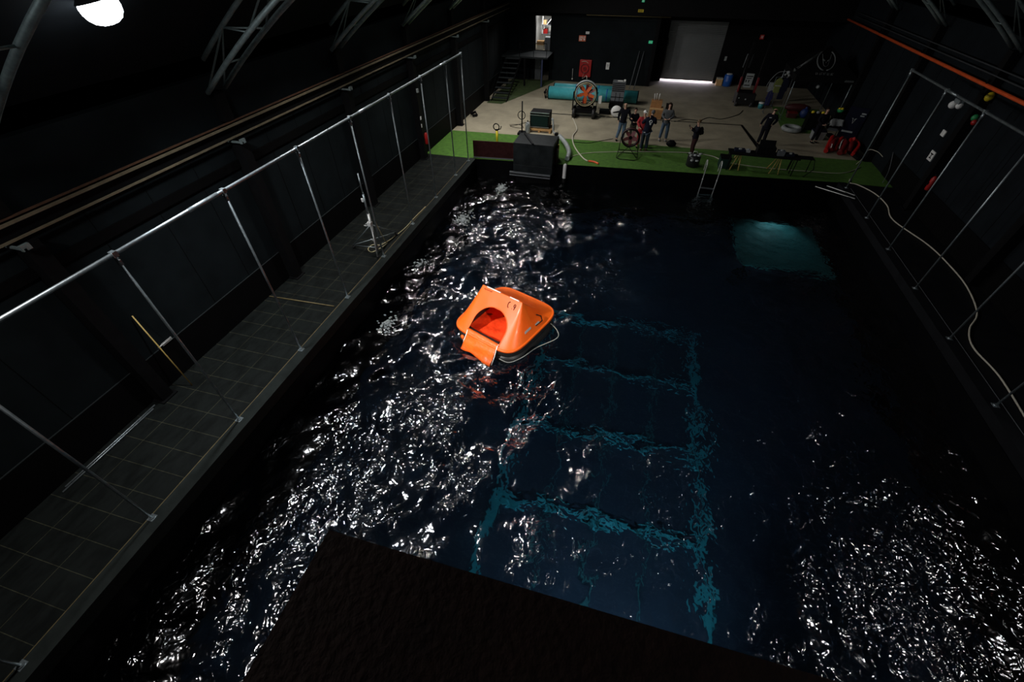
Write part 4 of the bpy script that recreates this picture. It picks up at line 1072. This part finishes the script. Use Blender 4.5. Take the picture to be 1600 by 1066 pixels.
# tent
t = thing('gazebo_tent', 'black gazebo tent with grey winged skull emblems at the back right', 'tent', (8.15, 30.2, 0))
W_, D_, ZV, ZP = 3.0, 3.0, 2.0, 3.5
pk = (W_/2, D_/2, ZP)
b = B()
c4 = [(0, 0, 2.3), (W_, 0, 2.3), (W_, D_, 2.3), (0, D_, 2.3)]
for i in range(4):
    vs = [b.bm.verts.new(p) for p in (c4[i], c4[(i+1) % 4], pk)]; b._f(vs)
solid(b.done('roof', 'black', t), .01)
b = B()
for i in range(4):
    p, q = c4[i], c4[(i+1) % 4]
    vs = [b.bm.verts.new(x) for x in (p, q, (q[0], q[1], 2.0), (p[0], p[1], 2.0))]; b._f(vs)
solid(b.done('valance', 'black', t), .01)
for (x, y) in ((.03, .03), (W_-.12, .03), (W_-.12, D_-.03), (.03, D_-.03)):
    B().cyl((x, y, 0), (x, y, 2.25), .022, n=8).box((x, y, .01), (.12, .12, .02)).done('leg', 'galv', t)
# emblem on front slope
def slope(x, s, o=.02):   # x along front, s 0..1 up the slope (front)
    hy = D_/2; nv = Vector((0, -(ZP-2.3), hy)).normalized()
    return Vector((x, s*hy, 2.3+s*(ZP-2.3)))+nv*o
em = B()
cx, cs = 1.35, .50
for a0, a1 in ((R(60), R(-80)), (R(120), R(260))):
    em.tube([slope(cx+.44*math.cos(a0+(a1-a0)*k/12), cs+.32*math.sin(a0+(a1-a0)*k/12)) for k in range(13)], .035, 5)
for sx in (-1, 1):
    em.tube([slope(cx+sx*(.22-.02*k), cs+.20-.07*k) for k in range(4)]+[slope(cx+sx*.1, cs-.16), slope(cx, cs-.2)], .014, 5)
    em.tube([slope(cx+sx*.06, cs-.02), slope(cx+sx*.18, cs+.03)], .035, 5)
em.tube([slope(cx, cs-.08), slope(cx+.01, cs-.05)], .02, 5)
tag(em.done('emblem', 'logo', t), 'grey skull inside a laurel wreath')
em = B()
rng = random.Random(3)
for k in range(10):
    x = cx-.43+k*.092
    em.tube([slope(x, .04), slope(x, .11)], .010, 4)
    if k % 3 != 1: em.tube([slope(x, .11 if k % 2 else .04), slope(x+.05, .11 if k % 2 else .04)], .010, 4)
    if k % 2 == 0: em.tube([slope(x+.05, .04), slope(x+.05, .11)], .010, 4)
em.done('lettering', 'logo', t)
em = B()
for k in range(9):
    x = 2.45+k*.05
    em.ext((x, -.03, 2.09), (x+.028, -.012, 2.19 if k % 2 else 2.17))
em.done('valance_lettering', 'logo', t)
em = B()
def lslope(y, s, o=.02):
    hx = W_/2; nv = Vector((-(ZP-2.3), 0, hx)).normalized(); return Vector((s*hx, y, 2.3+s*(ZP-2.3)))+nv*o
for off in (-.12, .12):
    em.tube([lslope(1.0+off, .1), lslope(1.1+off, .4), lslope(1.3+off*.5, .75)], .012, 5)
em.tube([lslope(1.05, .2), lslope(1.15, .5)], .03, 5)
em.tube([lslope(.8, .02), lslope(1.1, .05)], .06, 5)
em.done('side_emblem', 'logo', t)
# things under and before the tent
t = thing('kayak', 'red plastic boat hull stored beneath the tent', 'kayak', (9.3, 31.7, 0))
B().sphere((0, 0, .35), 1.0, (.75, .2, .22), 14).done('hull', 'maroon', t); B().ext((-.5, -.12, 0), (-.4, .12, .25)).ext((.4, -.12, 0), (.5, .12, .25)).done('cradle', 'black', t)
box_thing((8.9, 30.9, 0.012), (.5, .35, .3), 'maroon', 'dark red crate on the green mat near the left tent leg', 'crate', 'red_dk', 'crate')
t = thing('blue_sack', 'deep blue sack under the tent', 'sack', (9.55, 30.9, .012)); B().sphere((0, 0, .26), .27, (1, .8, 1)).done('body', 'sack', t); B().sphere((0, 0, .54), .08).done('knot', 'sack', t)
t = thing('site_lamp', 'small pale lamp hanging inside the tent', 'lamp', (9.55, 30.6, 1.72)); B().sphere((0, 0, 0), .1).done('globe', 'grey_lt', t); B().cyl((0, 0, .05), (0, 0, .7), .01, n=6).done('cord', 'black', t)
t = thing('inflatable_ring', 'flat pale inflatable ring at the edge of the green mat', 'ring', (8.45, 28.35, .012)); B().ring((0, 0, .11), .42, .11, 'Z', 24, 10).done('tube', 'grey_lt', t)
t = thing('storage_bin', 'translucent grey bin on the concrete behind the man at the right', 'bin', (9.5, 27.3, 0))
B().box((0, 0, .2), (.55, .4, .4), taper=1.1).done('body', 'grey_lt', t); B().ext((-.32, -.23, .4), (.32, .23, .44)).done('lid', 'cloth_navy', t)
def folding_chair(loc, rz, label):
    t = thing('folding_chair', label, 'chair', loc, rz)
    B().box((0, 0, .46), (.46, .42, .03)).done('seat', 'grey', t)
    B().box((0, .24, .75), (.46, .03, .32), Matrix.Rotation(R(-12), 3, 'X')).done('backrest', 'grey', t)
    for x in (-.22, .22):
        B().tube([(x, -.22, 0), (x, .2, .62), (x, .27, .92)], .014, 6).done('leg', 'black', t)
        B().tube([(x, .3, 0), (x, -.15, .46)], .014, 6).done('leg', 'black', t)
    return t
folding_chair((10.15, 27.5, 0), R(-20), 'grey folding chair draped with cloth right of the man under the tent edge')
t = thing('draped_cloth', 'pale grey cloth draped over the folding chair', 'cloth', (10.15, 27.45, .93))
b = B(); rows = []
for j in range(9):
    rows.append([b.bm.verts.new((-.3+.6*i/8+.02*math.sin(j*2), (-.12-.05*math.sin(i))*(1 if j < 4 else -1)*abs(j-4)/4, .03-.07*abs(j-4)+.02*math.sin(i*2+j))) for i in range(9)])
for a, c in zip(rows, rows[1:]):
    for i in range(8): b._f([a[i], a[i+1], c[i+1], c[i]], True)
solid(b.done('cloth', 'grey_lt', t), .012)
t = thing('display_board', 'navy board with pale symbol and lettering at the right wall', 'board', (11.1, 27.2, 0), R(-25))
B().ext((-.7, 0, .0), (.15, .05, 1.6)).done('panel', 'navy_panel', t)
B().tube([(-.35, -.01, 1.05), (-.3, -.01, .85), (-.25, -.01, 1.05)], .02, 5).tube([(-.4, -.01, 1.1), (-.32, -.01, 1.05)], .02, 5).tube([(-.28, -.01, 1.05), (-.2, -.01, 1.1)], .02, 5).done('symbol', 'grey_lt', t)
B().ext((-.6, -.01, .42), (-.1, 0, .5)).ext((-.1, -.01, 1.32), (.1, 0, 1.38)).ext((-.12, -.01, 1.22), (.06, 0, 1.27)).done('lettering', 'grey_lt', t)
box_thing((10.75, 29.3, 0), (.5, .4, .85), 'black', 'black cupboard with bright clutter on top under the right tent edge', 'cupboard', 'black', 'cupboard')
t = thing('tool_tub', 'tub of yellow and pale tools on the black cupboard', 'tub', (10.75, 29.3, .855)); B().lathe((0, 0, 0), [(.14, 0), (.18, .14)], 14).done('tub', 'green', t); B().sphere((.05, 0, .15), .08).sphere((-.07, .03, .15), .07).done('tools', 'yellow', t)
box_thing((9.6, 28.9, .012), (.9, .5, .8), 'black', 'black trunk with yellow gear on top behind the man at the right', 'trunk', 'black', 'trunk')
for i, (x, m) in enumerate(((9.3, 'yellow'), (9.55, 'grey_lt'), (9.8, 'yellow'))):
    t = thing('tool_case', ['left yellow', 'pale middle', 'right yellow'][i]+' tool pouch on top of the black trunk', 'tool pouch', (x, 28.8, .82)); B().sphere((0, 0, .07), .09, (1, .8, .8)).done('pouch', m, t); B().tube([(-.05, 0, .1), (0, 0, .17), (.05, 0, .1)], .01, 5).done('handle', 'black', t)
# red bundle: deflated inflatables, each a fold
rr = thing('red_inflatable', 'bundle of folded red inflatable tubes on the ground by the right wall', 'inflatable', (10.24, 25.95, 0), R(-12))
rng = random.Random(9)
for k in range(6):
    x = -.52+k*.2
    B().tube(catmull([(x-.1, -1.0+.22*(k % 3), .12), (x+rng.uniform(-.08, .08), -.3, .24+.12*(k % 2)), (x+.12+rng.uniform(-.08, .08), .4, .3+.1*((k+1) % 2)), (x+.2, .9+.15*(k % 2), .16)], 5), .10+.02*(k % 2), 10).done('fold', 'red' if k % 2 == 0 else 'red_dk', rr)
for x in (-.45, -.1): B().tube(catmull([(x, -.85, .28), (x+.05, -.3, .42), (x+.15, .1, .44)], 5), .022, 6).done('white_stripe', 'white', rr)
B().tube(catmull([(.55, -.9, .12), (.75, -.2, .3), (.7, .3, .35), (.45, .2, .5)], 6), .09, 10).done('loose_fold', 'red', rr)
B().tube([(11.15, 24.9, 0), (11.24, 24.95, 1.6)], .012, 6).done('thin_rod', 'grey', label='thin grey rod leaning at the right wall beside the red bundle', cat='rod')
B().tube(catmull([(10.5, 23.9, .03), (10.75, 24.2, .2), (10.9, 24.4, .55), (11.15, 24.1, .6), (11.25, 23.6, .55)], 6), .012, 6).done('cable', 'hose_pale', label='pale cord rising from the turf to the right wall', cat='cord')
B().tube(catmull([(11.0, 21.9, .03), (11.2, 22.4, .4), (11.2, 22.9, 1.0)], 6), .012, 6).done('cable', 'grey', label='grey cord hanging on the right wall near the turf', cat='cord')

# ------------------------------------------------------------------ people
def skin_mesh(name, nodes, edges, m, parent=None, roots=(0,), sub=2):
    me = bpy.data.meshes.new(name); me.from_pydata([n[0] for n in nodes], edges, []); me.update()
    o = bpy.data.objects.new(name, me); COL.objects.link(o)
    if parent: o.parent = parent
    o.modifiers.new('skin', 'SKIN').use_smooth_shade = True
    sv = me.skin_vertices[0].data
    for i, n in enumerate(nodes):
        r = n[1]; sv[i].radius = (r, r) if not isinstance(r, tuple) else r
        sv[i].use_root = i in roots
    ss = o.modifiers.new('subsurf', 'SUBSURF'); ss.levels = sub; ss.render_levels = sub
    me.materials.append(M[m] if isinstance(m, str) else m)
    return o

def person(loc, rz, label, h=1.75, arms=None, legs=None, lean=(0, 0), top='cloth_black', bottom='jeans', hair='hair', hairstyle='short', head_dn=0.0, build=1.0, hood=False, shoes='black'):
    """faces -Y locally. arms: ((elbow, wrist, fingerdir), (…)) for -x and +x sides."""
    s = h/1.75
    lx, ly = lean
    def L(x, y, z):   # lean the upper body
        k = max(0, z-.95)
        return Vector(((x+lx*k)*s, (y+ly*k)*s, z*s))
    if arms is None: arms = (((-.26, .03, 1.17), (-.27, -.08, .93), (0, -.1, -1)), ((.26, .03, 1.17), (.27, -.08, .93), (0, -.1, -1)))
    if legs is None: legs = (((-.10, -.03, .50), (-.12, .02, .09)), ((.10, -.03, .50), (.13, .02, .09)))
    nodes = []; edges = []
    def add(p, r, prev=None):
        nodes.append((p, r)); i = len(nodes)-1
        if prev is not None: edges.append((prev, i))
        return i
    pel = add(L(0, 0, .95), .092*s*build)
    ab = add(L(0, -.01, 1.12), .088*s*build, pel)
    ch = add(L(0, 0, 1.32), .10*s*build, ab)
    nb = add(L(0, .01, 1.46), .06*s, ch)
    nk = add(L(0, 0, 1.54), .048*s, nb)
    hy = -head_dn
    jaw = add(L(0, -.02+hy*.5, 1.60), .062*s, nk)
    md = add(L(0, -.01+hy, 1.66), .078*s, jaw)
    tp = add(L(0, .005+hy, 1.71), .066*s, md)
    ends = []
    for sgn, (el, wr, fd) in zip((-1, 1), arms):
        sh = add(L(sgn*.17, .01, 1.42), .046*s, ch)
        e = add(L(*el), .035*s, sh)
        w_ = add(L(*wr), .027*s, e)
        fdv = Vector(fd).normalized()
        pm = add(nodes[w_][0]+fdv*.05*s, .030*s, w_)
        ends.append((pm, fdv, nodes[e][0], sgn))
    for sgn, (kn, an) in zip((-1, 1), legs):
        hp = add(Vector((sgn*.09*s, 0, .88*s)), .070*s, pel)
        k_ = add(Vector(kn)*s, .050*s, hp)
        a_ = add(Vector(an)*s, .036*s, k_)
        add(Vector((an[0], an[1]-.12, .035))*s, .03*s, a_)
    roots = [0]
    for pm, fdv, el, sgn in ends:   # fingers: separate chains rooted in the palm
        pc = nodes[pm][0]
        side = fdv.cross(Vector((0, 0, 1)))
        side = side.normalized() if side.length > .2 else Vector((0, 1, 0))
        nrm = side.cross(fdv)
        for k in range(4):
            o_ = pc+side*(k-1.5)*.019*s
            ln = (.062, .072, .068, .052)[k]*s
            a = add(o_, .0085*s); roots.append(a)
            b_ = add(o_+fdv*ln*.6, .008*s, a); add(o_+fdv*ln+nrm*.015*s, .0065*s, b_)
        o_ = pc-side*.02*s-fdv*.02*s
        a = add(o_, .010*s); roots.append(a); add(o_-side*.03*s+fdv*.03*s, .008*s, a)
    body = skin_mesh('person', nodes, edges, 'skin', roots=roots)
    body.location = loc; body.rotation_euler = (0, 0, rz)
    tag(body, label, 'person')
    # face
    hc = L(0, -.01+hy, 1.665)
    fb = B()
    for sx in (-1, 1): fb.sphere(hc+Vector((sx*.030, -.074, .005))*s, .010*s, n=8)
    fb.done('eyes', 'black', body)
    B().sphere(hc+Vector((0, -.083, -.02))*s, .014*s, (.8, 1, 1.4), 8).done('nose', 'skin', body)
    B().sphere(hc+Vector((0, -.070, -.052))*s, .016*s, (1.3, .5, .35), 8).done('mouth', mat('lip', (.35, .12, .1), .5) if 'lip' not in M else M['lip'], body)
    eb = B()
    for sx in (-1, 1): eb.sphere(hc+Vector((sx*.078, .005, -.005))*s, .02*s, (.5, .8, 1.4), 8)
    eb.done('ears', 'skin', body)
    if hairstyle == 'short':
        B().sphere(hc+Vector((0, .034, .028))*s, .090*s, (.97, .95, .95), 14).done('hair', hair, body)
    elif hairstyle == 'long':
        hb = B().sphere(hc+Vector((0, .036, .03))*s, .093*s, (.98, .95, .95), 14)
        for k in range(11):
            a = R(-8+19.6*k); r = .085
            x, y = r*math.cos(a), .01+r*math.sin(a)
            hb.tube([hc+Vector((x*.8, y*.8, .05))*s, hc+Vector((x, y, -.05))*s, hc+Vector((x*1.2, y*1.1+.02, -.22))*s, hc+Vector((x*1.1, y+.03, -.34))*s], .028*s, 8)
        hb.done('hair', hair, body)
    elif hairstyle == 'bun':
        B().sphere(hc+Vector((0, .014, .022))*s, .092*s, (.95, 1.02, .98), 14).sphere(hc+Vector((0, .09, .07))*s, .045*s).done('hair', hair, body)
    elif hairstyle == 'cap':
        B().sphere(hc+Vector((0, .01, .03))*s, .096*s, (.95, 1.02, .85), 14).box(hc+Vector((0, -.11, .03))*s, (.13*s, .09*s, .012*s)).done('cap', 'white', body)
    elif hairstyle == 'fringe':
        B().sphere(hc+Vector((0, .055, -.015))*s, .075*s, (1.05, .6, .55), 12).done('hair', hair, body)
    # jacket
    n2 = []; e2 = []
    def ad(p, r, prev=None):
        n2.append((p, r)); i = len(n2)-1
        if prev is not None: e2.append((prev, i))
        return i
    a0_ = ad(L(0, 0, .78), .15*s*build); a = ad(L(0, 0, .92), .168*s*build, a0_); b2 = ad(L(0, -.01, 1.08), .158*s*build, a); c = ad(L(0, 0, 1.31), .168*s*build, b2); d_ = ad(L(0, .01, 1.45), .075*s, c)
    if hood: ad(L(0, .08, 1.52), .07*s, d_)
    for sgn, (el, wr, fd) in zip((-1, 1), arms):
        sh = ad(L(sgn*.185, .01, 1.41), .085*s, c); e = ad(L(*el), .066*s, sh)
        w3 = L(*wr)*.96+L(*el)*.04; ad(w3, .048*s, e)
    skin_mesh('jacket', n2, e2, top, body)
    n3 = [(Vector((0, 0, .98))*s, .15*s*build)]; e3 = []
    for sgn, (kn, an) in zip((-1, 1), legs):
        n3.append((Vector((sgn*.095*s, 0, .84*s)), .112*s)); e3.append((0, len(n3)-1))
        n3.append((Vector(kn)*s, .088*s)); e3.append((len(n3)-2, len(n3)-1))
        n3.append((Vector((an[0], an[1], an[2]+.02))*s, .074*s)); e3.append((len(n3)-2, len(n3)-1))
    skin_mesh('trousers', n3, e3, bottom, body)
    for sgn, (kn, an) in zip((-1, 1), legs):
        ft = Vector(an)*s
        B().sphere((ft.x, ft.y-.06*s, .045*s), .05*s, (.95, 2.6, .85), 12).sphere((ft.x, ft.y, .07*s), .052*s, n=10).done('shoe', shoes, body)
    return body
M['lip'] = mat('lip', (.35, .12, .1), .5)
UPHONE = (((-.24, -.12, 1.22), (-.10, -.38, 1.38), (0, -.2, 1)), ((.24, -.12, 1.22), (.12, -.36, 1.36), (0, -.2, 1)))
FRONT = (((-.27, .0, 1.18), (-.10, -.24, 1.08), (.6, -.6, 0)), ((.27, .0, 1.18), (.10, -.24, 1.10), (-.6, -.6, 0)))
person((-.62, 24.35, 0), R(6), 'person with shaved head in black jumper and blue jeans standing left of the small fan', 1.84,
       (((-.25, .03, 1.17), (-.24, -.05, .93), (0, -.1, -1)), ((.28, -.02, 1.2), (.34, -.25, 1.12), (.2, -.9, 0))), hairstyle='none', top='cloth_black', bottom='jeans', legs=(((-.12, -.03, .5), (-.20, .0, .09)), ((.10, -.03, .5), (.10, .02, .09))))
person((-.08, 24.55, 0), R(20), 'person in dark clothes directly behind the small red fan', 1.55, FRONT, top='cloth_black', bottom='cloth_olive', hair='hair')
person((.38, 23.55, 0), R(15), 'person in red hooded jacket and white cap between fan and navy-clad person', 1.74,
       (((-.27, -.02, 1.2), (-.2, -.25, 1.05), (.3, -.6, -.3)), ((.24, -.10, 1.22), (.08, -.20, 1.45), (0, -.1, 1))), top='cloth_red', bottom='cloth_red', hairstyle='cap', hood=True, build=1.08)
p = person((.62, 23.15, 0), R(190), 'person seen from behind in navy hooded top with white emblem', 1.86,
       (((-.3, -.05, 1.2), (-.22, -.25, 1.3), (0, -.4, 1)), ((.3, -.05, 1.2), (.2, -.25, 1.3), (0, -.4, 1))), lean=(-.18, -.08), top='cloth_navy', bottom='jeans_dk', hood=True, build=1.12, shoes=mat('brown_shoe', (.12, .06, .04), .6), hair='cloth_grey')
b = B()
b.ring((-.07, .158, 1.42), .06, .016, 'Y', 14, 6).tube([(-.10, .165, 1.33), (-.07, .168, 1.28), (-.04, .165, 1.33)], .018, 5)
b.done('back_emblem', 'white', p)
t = B().tube([(-.16, .13, .93), (.0, .155, .92), (.16, .13, .93)], .008, 5).done('hem_stripe', 'white', p)
person((1.55, 24.9, 0), R(-2), 'person with long dark hair in grey jacket and wide blue jeans', 1.80, FRONT, top='cloth_grey', bottom='jeans', hairstyle='long', legs=(((-.13, -.02, .5), (-.16, .0, .09)), ((.13, -.02, .5), (.15, .0, .09))), shoes='grey_lt')
p = person((2.95, 23.15, 0), R(-78), 'person in black holding up a phone to film the raft', 1.62, UPHONE, lean=(.0, -.06), top='cloth_black', bottom='cloth_maroon', hair='hair_fair', hairstyle='bun')
t = thing('phone', 'phone held up in both hands of the filming person', 'phone', (2.52, 23.02, 1.37), R(-78))
B().box((0, 0, 0), (.15, .012, .075)).done('case', 'black_gloss', t)
B().ext((-.065, .006, -.032), (.065, .008, .032)).done('screen', mat('phone_screen', (.02, .05, .07), .3, emit=(.1, .35, .45), estr=.25), t)
t = thing('backpack', 'black backpack worn by the filming person', 'backpack', (3.02, 23.17, 1.02), R(-78))
B().sphere((0, .1, .12), .17, (.9, .6, 1.15), 12).done('body', 'black', t); B().sphere((0, .19, .05), .1, (1, .5, .9), 10).done('pocket', 'cloth_navy', t)
p = person((6.45, 25.5, 0), R(165), 'person with shaved head in black top with white shoulder stripe behind the table', 1.80,
       (((-.30, .0, 1.2), (-.20, .0, .98), (0, -.1, -1)), ((.28, .0, 1.17), (.30, -.03, .92), (0, -.1, -1))), lean=(-.16, .12), top='cloth_black', bottom='cloth_black', hairstyle='fringe')
B().tube([(-.17, .14, 1.38), (-.05, .165, 1.37), (.03, .165, 1.36)], .012, 5).done('shoulder_stripe', 'white', p)
person((9.2, 26.6, 0), R(20), 'person in black with hands clasped standing before the black trunk at the right', 1.66,
       (((-.27, -.02, 1.15), (-.06, -.22, .98), (.7, -.5, -.2)), ((.27, -.02, 1.15), (.06, -.22, 1.0), (-.7, -.5, -.2))), top='cloth_black', bottom='cloth_black', hair='hair')
